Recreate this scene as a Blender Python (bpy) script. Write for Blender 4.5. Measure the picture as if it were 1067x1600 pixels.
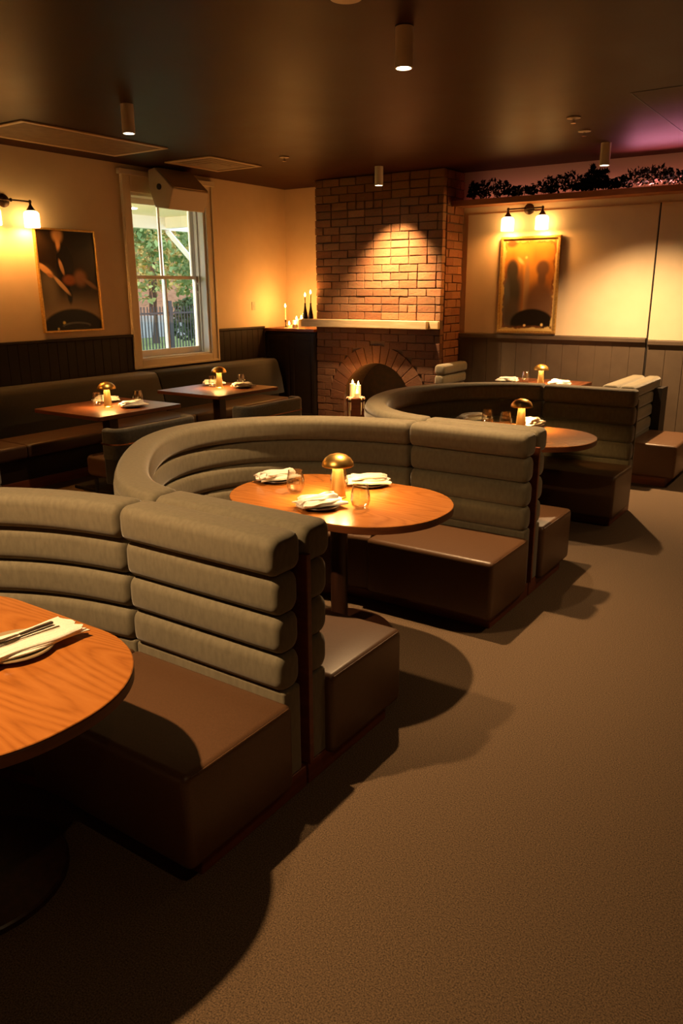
import bpy, bmesh, math, random
import numpy as np
from mathutils import Vector, Matrix

scene = bpy.context.scene
for o in list(bpy.data.objects):
    bpy.data.objects.remove(o, do_unlink=True)
col = scene.collection
R_ = math.radians
random.seed(7)
rng = np.random.default_rng(7)

# ------------------------------------------------------------------ camera
F_PX, YAW, PITCH, ROLL, EYE = 1202.27, 0.599464, 0.281542, -0.005052, 1.77
cam = bpy.data.cameras.new('camera')
cam.sensor_fit = 'VERTICAL'
cam.sensor_height = 36.0
cam.sensor_width = 24.0
cam.lens = 36.0 * F_PX / 1600.0
cam.clip_start = 0.05
camo = bpy.data.objects.new('camera', cam)
col.objects.link(camo)
_f = Vector((-math.sin(YAW) * math.cos(PITCH), math.cos(YAW) * math.cos(PITCH), -math.sin(PITCH)))
_r = Vector((math.cos(YAW), math.sin(YAW), 0))
_u = _r.cross(_f)
_r2 = _r * math.cos(ROLL) + _u * math.sin(ROLL)
_u2 = -_r * math.sin(ROLL) + _u * math.cos(ROLL)
m = Matrix((_r2, _u2, -_f)).transposed().to_4x4()
m.translation = (0, 0, EYE)
camo.matrix_world = m
scene.camera = camo

# ------------------------------------------------------------------ exposure, world
scene.view_settings.view_transform = 'Standard'
scene.view_settings.look = 'None'
scene.view_settings.exposure = 0.0
scene.view_settings.gamma = 1.0
scene.view_settings.use_curve_mapping = False
try:
    scene.cycles.use_denoising = True
    scene.cycles.max_bounces = 8
    scene.cycles.sample_clamp_indirect = 4.0
    scene.cycles.caustics_reflective = False
    scene.cycles.caustics_refractive = False
except Exception:
    pass
w = bpy.data.worlds.new('dusk sky')
scene.world = w
w.use_nodes = True
bg = w.node_tree.nodes['Background']
bg.inputs[0].default_value = (0.80, 0.88, 1.0, 1)
bg.inputs[1].default_value = 3.3

SPOT_COL = (1.0, 0.60, 0.27)
WARM = (1.0, 0.41, 0.085)
CEIL = 3.1
XL, YB, XR, YF = -7.11, 9.05, 3.2, -3.4      # room shell
SPOTS = {   # x, y, watts, cone degrees, blend, aim (dx, dy)
    'near':  (-2.31, 3.99, 500, 88, 0.85, (0.02, -0.13)),
    'wall':  (-4.88, 4.34, 130, 90, 0.9, (0.05, 0.0)),
    'hearth': (-4.945, 8.02, 900, 80, 1.0, (-0.02, 0.27)),
    'mirror': (-2.425, 8.05, 900, 120, 1.0, (0.16, -0.06)),
    'front': (-2.36, 0.55, 480, 130, 0.95, (0.05, 0.12)),
    'aisle': (0.10, 4.35, 85, 108, 0.9, (0.02, -0.05)),
    'carpet_fill': (0.10, 0.65, 30, 108, 0.9, (0.05, 0.0)),  # unseen fill spot added for the near carpet
    'door': (0.10, 8.05, 110, 110, 0.9, (0.0, 0.0)),
}


def add_light(name, kind, loc, energy, color, rot=(0, 0, 0), **kw):
    d = bpy.data.lights.new(name, kind)
    d.energy = energy
    d.color = color
    for k, v in kw.items():
        setattr(d, k, v)
    o = bpy.data.objects.new(name, d)
    o.location = loc
    o.rotation_euler = rot
    col.objects.link(o)
    return o


# ------------------------------------------------------------------ materials
def nt(name):
    mt = bpy.data.materials.new(name)
    mt.use_nodes = True
    n = mt.node_tree
    return mt, n, n.nodes['Principled BSDF']


def lin(c):
    return tuple((x / 12.92 if x <= 0.04045 else ((x + 0.055) / 1.055) ** 2.4) for x in c)


def mat(name, color, rough=0.5, metal=0.0, **kw):
    mt, n, b = nt(name)
    b.inputs['Base Color'].default_value = (*color, 1)
    b.inputs['Roughness'].default_value = rough
    b.inputs['Metallic'].default_value = metal
    for k, v in kw.items():
        b.inputs[k].default_value = v
    return mt


def noise_mat(name, c1, c2, scale=(1, 1, 1), nscale=10.0, detail=4, rough=0.6, bump=0.0, bump_dist=0.002,
              lo=0.35, hi=0.65, kind='noise', distortion=0.0, rough2=None, **kw):
    """two tones mixed by a procedural texture in object space, with bump"""
    mt, n, b = nt(name)
    N, L = n.nodes, n.links
    tc = N.new('ShaderNodeTexCoord')
    mp = N.new('ShaderNodeMapping')
    mp.inputs['Scale'].default_value = scale
    L.new(tc.outputs['Object'], mp.inputs['Vector'])
    if kind == 'noise':
        tx = N.new('ShaderNodeTexNoise')
        tx.inputs['Scale'].default_value = nscale
        tx.inputs['Detail'].default_value = detail
        tx.inputs['Distortion'].default_value = distortion
        out = tx.outputs['Fac']
    else:
        tx = N.new('ShaderNodeTexVoronoi')
        tx.inputs['Scale'].default_value = nscale
        out = tx.outputs['Distance']
    L.new(mp.outputs[0], tx.inputs['Vector'])
    cr = N.new('ShaderNodeValToRGB')
    cr.color_ramp.elements[0].position = lo
    cr.color_ramp.elements[1].position = hi
    cr.color_ramp.elements[0].color = (*c1, 1)
    cr.color_ramp.elements[1].color = (*c2, 1)
    L.new(out, cr.inputs[0])
    L.new(cr.outputs[0], b.inputs['Base Color'])
    b.inputs['Roughness'].default_value = rough
    if rough2 is not None:
        mr = N.new('ShaderNodeMapRange')
        mr.inputs[3].default_value = rough
        mr.inputs[4].default_value = rough2
        L.new(out, mr.inputs[0])
        L.new(mr.outputs[0], b.inputs['Roughness'])
    if bump:
        bp = N.new('ShaderNodeBump')
        bp.inputs['Strength'].default_value = bump
        bp.inputs['Distance'].default_value = bump_dist
        L.new(out, bp.inputs['Height'])
        L.new(bp.outputs[0], b.inputs['Normal'])
    for k, v in kw.items():
        b.inputs[k].default_value = v
    return mt


def attr_mat(name, rough=0.7, bump=0.0, nscale=40, mixn=0.0, **kw):
    """colour from a colour attribute (each brick's own colour, a picture's own paint)"""
    mt, n, b = nt(name)
    N, L = n.nodes, n.links
    at = N.new('ShaderNodeVertexColor')
    at.layer_name = 'Col'
    L.new(at.outputs[0], b.inputs['Base Color'])
    b.inputs['Roughness'].default_value = rough
    if bump:
        tc = N.new('ShaderNodeTexCoord')
        tx = N.new('ShaderNodeTexNoise')
        tx.inputs['Scale'].default_value = nscale
        tx.inputs['Detail'].default_value = 6
        L.new(tc.outputs['Object'], tx.inputs['Vector'])
        bp = N.new('ShaderNodeBump')
        bp.inputs['Strength'].default_value = bump
        bp.inputs['Distance'].default_value = 0.01
        L.new(tx.outputs['Fac'], bp.inputs['Height'])
        L.new(bp.outputs[0], b.inputs['Normal'])
        if mixn:
            mx = N.new('ShaderNodeMixRGB')
            mx.blend_type = 'MULTIPLY'
            mx.inputs[0].default_value = mixn
            L.new(at.outputs[0], mx.inputs[1])
            L.new(tx.outputs['Color'], mx.inputs[2])
            L.new(mx.outputs[0], b.inputs['Base Color'])
    for k, v in kw.items():
        b.inputs[k].default_value = v
    return mt


def emit(name, color, strength):
    mt, n, b = nt(name)
    b.inputs['Base Color'].default_value = (*color, 1)
    b.inputs['Emission Color'].default_value = (*color, 1)
    b.inputs['Emission Strength'].default_value = strength
    b.inputs['Roughness'].default_value = 0.5
    return mt


def wood_grain(name, c1, c2, c3, axis='x', rough=0.3, scale=6.0, coat=0.3):
    mt, n, b = nt(name)
    N, L = n.nodes, n.links
    tc = N.new('ShaderNodeTexCoord')
    mp = N.new('ShaderNodeMapping')
    s = {'x': (0.22, 1.5, 1.5), 'y': (1.5, 0.22, 1.5), 'z': (1.5, 1.5, 0.22)}[axis]
    mp.inputs['Scale'].default_value = s
    L.new(tc.outputs['Object'], mp.inputs['Vector'])
    # broad cathedral figure: contour lines of a smooth noise
    n1 = N.new('ShaderNodeTexNoise')
    n1.inputs['Scale'].default_value = 2.4
    n1.inputs['Detail'].default_value = 1.0
    L.new(mp.outputs[0], n1.inputs['Vector'])
    mul = N.new('ShaderNodeMath'); mul.operation = 'MULTIPLY'
    mul.inputs[1].default_value = scale * 5
    L.new(n1.outputs['Fac'], mul.inputs[0])
    fr = N.new('ShaderNodeMath'); fr.operation = 'PINGPONG'
    fr.inputs[1].default_value = 1.0
    L.new(mul.outputs[0], fr.inputs[0])
    n2 = N.new('ShaderNodeTexNoise')
    n2.inputs['Scale'].default_value = 60
    n2.inputs['Detail'].default_value = 5
    L.new(mp.outputs[0], n2.inputs['Vector'])
    ad = N.new('ShaderNodeMath'); ad.operation = 'MULTIPLY_ADD'
    ad.inputs[1].default_value = 0.55
    L.new(n2.outputs['Fac'], ad.inputs[0])
    ml = N.new('ShaderNodeMath'); ml.operation = 'MULTIPLY'
    ml.inputs[1].default_value = 0.45
    L.new(fr.outputs[0], ml.inputs[0])
    L.new(ml.outputs[0], ad.inputs[2])
    cr = N.new('ShaderNodeValToRGB')
    e = cr.color_ramp.elements
    e[0].position = 0.15; e[0].color = (*c1, 1)
    e[1].position = 0.75; e[1].color = (*c3, 1)
    e2 = e.new(0.45); e2.color = (*c2, 1)
    L.new(ad.outputs[0], cr.inputs[0])
    L.new(cr.outputs[0], b.inputs['Base Color'])
    b.inputs['Roughness'].default_value = rough
    b.inputs['Coat Weight'].default_value = coat
    b.inputs['Coat Roughness'].default_value = 0.2
    bp = N.new('ShaderNodeBump')
    bp.inputs['Strength'].default_value = 0.08
    bp.inputs['Distance'].default_value = 0.002
    L.new(ad.outputs[0], bp.inputs['Height'])
    L.new(bp.outputs[0], b.inputs['Normal'])
    return mt


M = {}
M['carpet'] = noise_mat('carpet', (0.042, 0.026, 0.013), (0.185, 0.119, 0.066), nscale=210, detail=6, rough=0.95,
                        bump=0.6, bump_dist=0.004, lo=0.33, hi=0.68)
M['ceiling'] = noise_mat('ceiling paint', (0.027, 0.0075, 0.003), (0.033, 0.009, 0.0038), nscale=3, rough=0.42, rough2=0.50,
                         **{'Specular IOR Level': 0.07})
M['cream'] = noise_mat('cream wall paint', (0.70, 0.565, 0.385), (0.74, 0.60, 0.415), nscale=4, rough=0.6, bump=0.03)
M['upper'] = mat('upper wall paint', (0.66, 0.56, 0.46), 0.7)
M['dado'] = noise_mat('dark panel paint', (0.009, 0.0045, 0.0025), (0.012, 0.006, 0.0034), nscale=8, rough=0.55, **{'Specular IOR Level': 0.25})
M['dado_back'] = noise_mat('grey brown panel paint', (0.085, 0.06, 0.04), (0.10, 0.072, 0.048), nscale=8, rough=0.5)
M['trimcream'] = mat('window gloss paint', (0.72, 0.63, 0.48), 0.4)
M['sash'] = mat('sash paint', (0.80, 0.79, 0.78), 0.4)
M['velvet'] = noise_mat('grey green velvet', (0.145, 0.127, 0.083), (0.178, 0.157, 0.104), scale=(1, 1, 0.4), nscale=60, detail=7,
                        rough=0.85, bump=0.12, bump_dist=0.002, **{'Sheen Weight': 0.35, 'Sheen Roughness': 0.4})
M['velvet_dark'] = noise_mat('charcoal upholstery', (0.0055, 0.005, 0.004), (0.009, 0.008, 0.006), nscale=40, detail=5, rough=0.85,
                             bump=0.1, **{'Sheen Weight': 0.3})
M['velvet_grey'] = noise_mat('slate upholstery', (0.05, 0.05, 0.043), (0.075, 0.073, 0.062), nscale=40, detail=5, rough=0.85,
                             bump=0.1, **{'Sheen Weight': 0.3})
M['leather'] = noise_mat('brown leather', (0.092, 0.045, 0.021), (0.114, 0.056, 0.027), nscale=220, detail=2, rough=0.40,
                         bump=0.12, bump_dist=0.001)
M['leather_shaded'] = noise_mat('shaded brown leather', (0.05, 0.023, 0.011), (0.065, 0.030, 0.014), nscale=220, detail=2, rough=0.45)  # brown leather copy, darkened for the shade under the tables
M['darkwood'] = noise_mat('dark red wood', (0.13, 0.034, 0.014), (0.19, 0.052, 0.021), scale=(0.3, 0.3, 3), nscale=12, rough=0.4)
M['panelwood'] = mat('black stained board', (0.012, 0.009, 0.008), 0.5)
M['table'] = wood_grain('oak table veneer', (0.28, 0.092, 0.017), (0.38, 0.134, 0.026), (0.42, 0.155, 0.033), 'x', 0.25, 13.0)
M['table_dark'] = wood_grain('walnut table veneer', (0.075, 0.022, 0.008), (0.135, 0.042, 0.015), (0.19, 0.062, 0.022), 'y', 0.3)
M['edge'] = noise_mat('table edge', (0.10, 0.030, 0.010), (0.15, 0.045, 0.014), scale=(1, 1, 8), nscale=8, rough=0.4)
M['column'] = noise_mat('stained column', (0.035, 0.014, 0.008), (0.055, 0.021, 0.011), scale=(4, 4, 0.5), nscale=10, rough=0.4)
M['steel_black'] = mat('black steel', (0.012, 0.011, 0.010), 0.45, 0.3)
M['brass'] = noise_mat('brushed brass', (0.84, 0.52, 0.14), (0.90, 0.58, 0.18), nscale=30, rough=0.32, rough2=0.38, Metallic=1.0)
M['bronze'] = mat('dark bronze', (0.035, 0.017, 0.009), 0.4, 0.7)
M['gold'] = noise_mat('aged gilt', (0.55, 0.33, 0.09), (0.72, 0.47, 0.15), nscale=60, rough=0.35, Metallic=0.7)
M['copper'] = mat('copper strip', (0.8, 0.38, 0.18), 0.25, 1.0)
M['napkin'] = noise_mat('white linen', (0.74, 0.70, 0.62), (0.82, 0.78, 0.70), nscale=180, detail=2, rough=0.9, bump=0.08)
M['plate'] = mat('dark stoneware', (0.045, 0.032, 0.024), 0.3)
M['plate_pale'] = mat('ochre stoneware', (0.33, 0.24, 0.13), 0.35)
M['steel'] = mat('steel', (0.75, 0.72, 0.68), 0.2, 1.0)
M['handle'] = mat('dark cutlery handle', (0.05, 0.035, 0.025), 0.3)
def thin_glass(name, tint=(0.97, 0.98, 0.97), rough=0.02, base=0.14, power=2.2):
    mt = bpy.data.materials.new(name)
    mt.use_nodes = True
    n = mt.node_tree
    n.nodes.clear()
    out = n.nodes.new('ShaderNodeOutputMaterial')
    tr = n.nodes.new('ShaderNodeBsdfTransparent'); tr.inputs[0].default_value = (*tint, 1)
    gl = n.nodes.new('ShaderNodeBsdfGlossy'); gl.inputs['Roughness'].default_value = rough
    lw = n.nodes.new('ShaderNodeLayerWeight'); lw.inputs[0].default_value = 0.5
    pw = n.nodes.new('ShaderNodeMath'); pw.operation = 'POWER'; pw.inputs[1].default_value = power
    n.links.new(lw.outputs['Facing'], pw.inputs[0])
    fr = n.nodes.new('ShaderNodeMath'); fr.operation = 'MULTIPLY_ADD'; fr.inputs[1].default_value = 0.9; fr.inputs[2].default_value = base
    n.links.new(pw.outputs[0], fr.inputs[0])
    mx = n.nodes.new('ShaderNodeMixShader')
    n.links.new(fr.outputs[0], mx.inputs[0])
    n.links.new(tr.outputs[0], mx.inputs[1]); n.links.new(gl.outputs[0], mx.inputs[2])
    n.links.new(mx.outputs[0], out.inputs[0])
    return mt


M['glass'] = thin_glass('clear glass')
M['pane'] = thin_glass('window glass', (0.97, 0.98, 0.97), 0.02, 0.04, 4.0)
M['brass_satin'] = noise_mat('satin brass', (0.90, 0.62, 0.24), (0.94, 0.68, 0.28), nscale=30, rough=0.36, rough2=0.42, Metallic=1.0)
M['mortar'] = noise_mat('dark mortar', (0.07, 0.042, 0.026), (0.11, 0.068, 0.042), nscale=60, rough=0.95, bump=0.4)
M['brick'] = attr_mat('old brick', 0.88, 0.55, 45, 0.45)
M['soot'] = noise_mat('sooty brick', (0.008, 0.005, 0.004), (0.018, 0.009, 0.006), nscale=14, rough=0.95, bump=0.4, bump_dist=0.01)
M['stone'] = noise_mat('timber mantel slab', (0.50, 0.37, 0.20), (0.62, 0.48, 0.28), scale=(0.5, 4, 4), nscale=9, rough=0.6, bump=0.3, bump_dist=0.004)
M['white_metal'] = mat('cream powder coat', (0.82, 0.74, 0.62), 0.5)
M['grille'] = noise_mat('tan grille', (0.20, 0.14, 0.085), (0.25, 0.175, 0.105), nscale=10, rough=0.6)
M['grille_frame'] = mat('tan grille frame', (0.46, 0.33, 0.20), 0.5)
M['plastic'] = mat('off white plastic', (0.55, 0.47, 0.36), 0.5)
M['spk'] = noise_mat('speaker cloth', (0.34, 0.24, 0.155), (0.42, 0.30, 0.19), nscale=300, rough=0.8)
M['black'] = mat('black rubber', (0.01, 0.01, 0.01), 0.5)
M['bulb'] = emit('lit opal glass', (1.0, 0.56, 0.17), 15.0)
M['led'] = emit('lit lens', (1.0, 0.86, 0.62), 22.0)
M['ledring'] = emit('lamp ring', (1.0, 0.68, 0.28), 10.0)
M['flame'] = emit('candle flame', (1.0, 0.62, 0.2), 22.0)
M['wax'] = mat('candle wax', (0.85, 0.70, 0.45), 0.5, 0.0, **{'Subsurface Weight': 0.6, 'Subsurface Radius': (0.03, 0.015, 0.006)})
M['bottle'] = mat('dark green bottle', (0.03, 0.022, 0.012), 0.15)
M['picture'] = attr_mat('painted picture', 0.25, **{'Specular IOR Level': 0.2})
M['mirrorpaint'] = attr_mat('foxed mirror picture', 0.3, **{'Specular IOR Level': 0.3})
M['leaf'] = noise_mat('dark leaf', (0.006, 0.010, 0.004), (0.016, 0.022, 0.008), nscale=9, rough=0.9, **{'Specular IOR Level': 0.1})
M['leaf_tan'] = noise_mat('dry leaf', (0.10, 0.085, 0.03), (0.22, 0.15, 0.06), nscale=9, rough=0.7)
M['shelfwood'] = noise_mat('stained shelf', (0.30, 0.115, 0.04), (0.38, 0.15, 0.055), scale=(0.3, 3, 3), nscale=9, rough=0.5)
M['outwhite'] = mat('white exterior paint', (0.80, 0.79, 0.76), 0.5)
M['outcream'] = mat('cream porch boards', (0.86, 0.76, 0.55), 0.6)
M['grass'] = noise_mat('lawn', (0.09, 0.14, 0.03), (0.18, 0.24, 0.06), nscale=3, rough=0.9)
M['leaf_g'] = noise_mat('tree leaf', (0.10, 0.19, 0.05), (0.36, 0.44, 0.15), nscale=1.3, rough=0.7)
M['leaf_y'] = noise_mat('autumn leaf', (0.42, 0.36, 0.10), (0.70, 0.52, 0.18), nscale=1.3, rough=0.7)
M['leaf_d'] = noise_mat('hedge leaf', (0.03, 0.06, 0.02), (0.08, 0.13, 0.04), nscale=1.3, rough=0.7)
M['bark'] = mat('bark', (0.10, 0.07, 0.05), 0.9)
M['iron'] = mat('iron railing', (0.02, 0.02, 0.022), 0.5)
M['greywall'] = noise_mat('grey render', (0.33, 0.35, 0.37), (0.40, 0.42, 0.44), nscale=4, rough=0.9)
M['outbrick'] = noise_mat('red brick house', (0.34, 0.17, 0.10), (0.50, 0.27, 0.16), scale=(1, 1, 6), nscale=3, rough=0.9)


# ------------------------------------------------------------------ mesh builders
class MB:
    def __init__(self):
        self.v, self.f, self.c = [], [], []

    def add(self, V, Fc, color=None):
        b = len(self.v)
        self.v += [tuple(p) for p in V]
        self.f += [tuple(i + b for i in q) for q in Fc]
        self.c += [color] * len(Fc)

    def box(self, x0, x1, y0, y1, z0, z1, color=None):
        V = [(x0, y0, z0), (x1, y0, z0), (x1, y1, z0), (x0, y1, z0), (x0, y0, z1), (x1, y0, z1), (x1, y1, z1), (x0, y1, z1)]
        self.add(V, [(0, 3, 2, 1), (4, 5, 6, 7), (0, 1, 5, 4), (1, 2, 6, 5), (2, 3, 7, 6), (3, 0, 4, 7)], color)

    def loops(self, rings, closed=True, cap0=True, cap1=True, wrap=False):
        """skin between successive rings of equal vertex count"""
        n = len(rings[0])
        V = [p for r in rings for p in r]
        Fc = []
        k = len(rings)
        for i in range(k if wrap else k - 1):
            a, b2 = i * n, ((i + 1) % k) * n
            for j in range(n if closed else n - 1):
                j2 = (j + 1) % n
                Fc.append((a + j, a + j2, b2 + j2, b2 + j))
        if cap0 and not wrap:
            Fc.append(tuple(range(n - 1, -1, -1)))
        if cap1 and not wrap:
            Fc.append(tuple((k - 1) * n + j for j in range(n)))
        self.add(V, Fc)

    def lathe(self, prof, n=32, c=(0, 0, 0), cap0=True, cap1=True):
        rings = []
        for r, z in prof:
            rings.append([(c[0] + r * math.cos(2 * math.pi * j / n), c[1] + r * math.sin(2 * math.pi * j / n), c[2] + z) for j in range(n)])
        self.loops(rings, True, cap0, cap1)

    def tube(self, pts, r, n=10, cap=True):
        pts = [Vector(p) for p in pts]
        rs = r if isinstance(r, (list, tuple)) else [r] * len(pts)
        rings = []
        up = Vector((0, 0, 1))
        for i, p in enumerate(pts):
            t = (pts[min(i + 1, len(pts) - 1)] - pts[max(i - 1, 0)]).normalized()
            a = t.cross(up)
            if a.length < 1e-3:
                a = t.cross(Vector((0, 1, 0)))
            a.normalize()
            b2 = t.cross(a).normalized()
            rings.append([tuple(p + rs[i] * (math.cos(2 * math.pi * j / n) * a + math.sin(2 * math.pi * j / n) * b2)) for j in range(n)])
        self.loops(rings, True, cap, cap)

    def build(self, name, material, parent=None, smooth=None, bevel=0.0, seg=2, loc=None, rot=None):
        me = bpy.data.meshes.new(name)
        me.from_pydata(self.v, [], self.f)
        bm = bmesh.new()
        bm.from_mesh(me)
        bmesh.ops.recalc_face_normals(bm, faces=bm.faces)
        bm.to_mesh(me)
        bm.free()
        if any(c is not None for c in self.c):
            ca = me.color_attributes.new('Col', 'FLOAT_COLOR', 'CORNER')
            i = 0
            for p, c in zip(me.polygons, self.c):
                for _ in p.loop_indices:
                    ca.data[i].color = (*(c or (0.2, 0.2, 0.2)), 1)
                    i += 1
        me.materials.append(material)
        o = bpy.data.objects.new(name, me)
        col.objects.link(o)
        if parent is not None:
            o.parent = parent
        if loc is not None:
            o.location = loc
        if rot is not None:
            o.rotation_euler = rot
        if bevel:
            b = o.modifiers.new('bevel', 'BEVEL')
            b.width = bevel
            b.segments = seg
            b.limit_method = 'ANGLE'
            b.angle_limit = R_(40)
        if smooth is not None:
            for p in me.polygons:
                p.use_smooth = True
            try:
                with bpy.context.temp_override(object=o, active_object=o, selected_objects=[o], selected_editable_objects=[o]):
                    bpy.ops.object.shade_smooth_by_angle(angle=R_(smooth))
            except Exception:
                pass
        return o


def box(name, material, x0, x1, y0, y1, z0, z1, parent=None, bevel=0.0, **kw):
    b = MB()
    b.box(x0, x1, y0, y1, z0, z1)
    return b.build(name, material, parent, bevel=bevel, **kw)


def tag(o, label=None, cat=None, group=None, kind=None):
    if label: o['label'] = label
    if cat: o['category'] = cat
    if group: o['group'] = group
    if kind: o['kind'] = kind
    return o


def thing(name, label, cat, loc=(0, 0, 0), rz=0.0, group=None):
    o = bpy.data.objects.new(name, None)
    o.empty_display_size = 0.1
    col.objects.link(o)
    o.location = loc
    o.rotation_euler = (0, 0, rz)
    return tag(o, label, cat, group)


def kids(o):
    return [c for c in bpy.data.objects if c.parent == o]


def dup(o, loc, rz=0.0, label=None, group=None, parent=None):
    c = o.copy()
    col.objects.link(c)
    c.parent = parent
    if parent is None:
        c.location = loc
        c.rotation_euler = (0, 0, rz)
        if label: c['label'] = label
        if group: c['group'] = group
    for ch in kids(o):
        dup(ch, None, parent=c)
    return c


def rrect(n0, n1, z0, z1, r, k=4):
    """rounded rectangle in (n, z), counter-clockwise"""
    r = min(r, (n1 - n0) / 2 - 1e-4, (z1 - z0) / 2 - 1e-4)
    P = []
    for cx, cz, a0 in ((n1 - r, z0 + r, -90), (n1 - r, z1 - r, 0), (n0 + r, z1 - r, 90), (n0 + r, z0 + r, 180)):
        for i in range(k + 1):
            a = R_(a0 + 90 * i / k)
            P.append((cx + r * math.cos(a), cz + r * math.sin(a)))
    return P


def resample(path, ds):
    """path of (x, y, nx, ny); inserts stations near both ends for rounded ends"""
    return path


# =================================================================== STRUCTURE
def struct(o):
    o['kind'] = 'structure'
    return o


TH = 0.25
struct(box('floor', M['carpet'], XL, XR, YF, YB, -0.1, 0.0))
struct(box('ceiling', M['ceiling'], XL - TH, XR, YF, YB + TH, CEIL, CEIL + 0.15))
WY0, WY1, WZ0, WZ1 = 6.26, 7.43, 0.985, 2.82      # window opening
b = MB()
b.box(XL - TH, XL, YF, WY0, -0.1, CEIL)
b.box(XL - TH, XL, WY1, YB + TH, -0.1, CEIL)
b.box(XL - TH, XL, WY0, WY1, -0.1, WZ0)
b.box(XL - TH, XL, WY0, WY1, WZ1, CEIL)
struct(b.build('wall_left', M['cream']))
b = MB()
b.box(XL, XR, YB, YB + TH, -0.1, 2.74)
struct(b.build('wall_back', M['cream']))
b = MB()
b.box(XL, -4.4, YB, YB + TH, 2.74, CEIL)
struct(b.build('wall_back_corner', M['cream']))
b = MB()
b.box(-4.4, XR, YB, YB + TH, 2.74, CEIL)
struct(b.build('wall_back_upper', M['upper']))
struct(box('wall_right', M['cream'], XR, XR + TH, YF, YB + TH, -0.1, CEIL))
struct(box('wall_front', M['cream'], XL - TH, XR + TH, YF - TH, YF, -0.1, CEIL))

# dado panelling, left wall and the stretch of back wall behind the cabinet
DADO = 1.285


def boards(name, material, p0, p1, y0, y1, axis, face, z0, z1, pitch=0.115, t=0.018, gap=0.005):
    b = MB()
    k = p0
    while k < p1 - 1e-6:
        e = min(k + pitch - gap, p1)
        if axis == 'y':
            b.box(face, face + t, k, e, z0, z1)
        else:
            b.box(k, e, face - t, face, z0, z1)
        k += pitch
    if axis == 'y':
        b.box(face, face + t - 0.006, p0, p1, z0, z1)
    else:
        b.box(p0, p1, face - t + 0.006, face, z0, z1)
    return struct(b.build(name, material))


boards('wall_left_panelling', M['dado'], YF + 0.01, 6.135, 0, 0, 'y', XL, 0, DADO - 0.03)
boards('wall_left_panelling', M['dado'], 7.555, 8.49, 0, 0, 'y', XL, 0, DADO - 0.03)
boards('wall_left_panelling', M['dado'], 6.14, 7.55, 0, 0, 'y', XL, 0, 0.875)
struct(box('trim_1', M['dado'], XL, XL + 0.04, YF + 0.01, 6.135, DADO - 0.03, DADO, bevel=0.006))
struct(box('trim_2', M['dado'], XL, XL + 0.04, 7.555, 8.49, DADO - 0.03, DADO, bevel=0.006))
# right-hand stretch of the back wall
JX = -2.095
boards('wall_back_panelling', M['dado_back'], -4.36, JX - 0.012, 0, 0, 'x', YB, 0, 1.19, pitch=0.19)
boards('wall_back_panelling', M['dado_back'], JX + 0.012, XR - 0.01, 0, 0, 'x', YB, 0, 1.17, pitch=0.19)
struct(box('trim_3', M['dado_back'], -4.36, JX - 0.012, YB - 0.05, YB, 1.19, 1.238, bevel=0.006))
struct(box('trim_4', M['dado_back'], JX + 0.012, XR - 0.01, YB - 0.05, YB, 1.17, 1.218, bevel=0.006))
# cream wall lining boards with a dark open joint between them
b = MB()
b.box(-4.30, JX - 0.008, YB - 0.022, YB, 1.24, 2.625)
struct(b.build('wall_back_lining', M['cream'], bevel=0.004))
b = MB()
b.box(JX + 0.008, XR - 0.01, YB - 0.022, YB, 1.22, 2.63)
struct(b.build('wall_back_lining', M['cream'], bevel=0.004))
struct(box('trim_5', M['panelwood'], JX - 0.008, JX + 0.008, YB - 0.012, YB - 0.001, 0.0, 2.63))

# window: casing, jambs, two sashes, panes
win = bpy.data.objects.new('window_1', None)
col.objects.link(win)
win['kind'] = 'structure'
X = XL
b = MB()
b.box(X, X + 0.03, 6.135, 6.255, 0.885, 3.0)
b.box(X, X + 0.03, 7.435, 7.555, 0.885, 3.0)
b.box(X, X + 0.03, 6.255, 7.435, 0.885, 0.985)
b.box(X, X + 0.03, 6.255, 7.435, 2.82, 3.0)
b.box(X + 0.03, X + 0.045, 6.135, 6.165, 0.885, 3.0)
b.box(X + 0.03, X + 0.045, 7.525, 7.555, 0.885, 3.0)
b.box(X + 0.03, X + 0.045, 6.165, 7.525, 0.885, 0.915)
b.box(X, X + 0.055, 6.10, 7.59, 2.99, 3.05)
b.build('casing', M['trimcream'], win, bevel=0.006)
b = MB()     # jamb linings
b.box(X - 0.24, X, 6.26, 6.285, WZ0, WZ1)
b.box(X - 0.24, X, 7.405, 7.43, WZ0, WZ1)
b.box(X - 0.24, X, 6.285, 7.405, WZ1 - 0.03, WZ1)
b.box(X - 0.24, X, 6.285, 7.405, WZ0, WZ0 + 0.02)
b.box(X - 0.115, X - 0.095, 6.285, 6.31, WZ0, WZ1)
b.box(X - 0.115, X - 0.095, 7.38, 7.405, WZ0, WZ1)
b.build('jamb', M['sash'], win, bevel=0.003)


def sash(name, x0, x1, z0, z1, rail_b, rail_t):
    s = MB()
    s.box(x0, x1, 6.285, 6.345, z0, z1)
    s.box(x0, x1, 7.345, 7.405, z0, z1)
    s.box(x0, x1, 6.345, 7.345, z0, z0 + rail_b)
    s.box(x0, x1, 6.345, 7.345, z1 - rail_t, z1)
    s.box(x0 + 0.008, x1 - 0.008, 6.832, 6.858, z0 + rail_b, z1 - rail_t)
    so = s.build(name, M['sash'], win, bevel=0.004)
    g = MB()
    xm = (x0 + x1) / 2
    g.box(xm - 0.002, xm + 0.002, 6.347, 6.830, z0 + rail_b, z1 - rail_t)
    g.box(xm - 0.002, xm + 0.002, 6.860, 7.343, z0 + rail_b, z1 - rail_t)
    g.build('pane', M['pane'], so)
    return so


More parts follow.
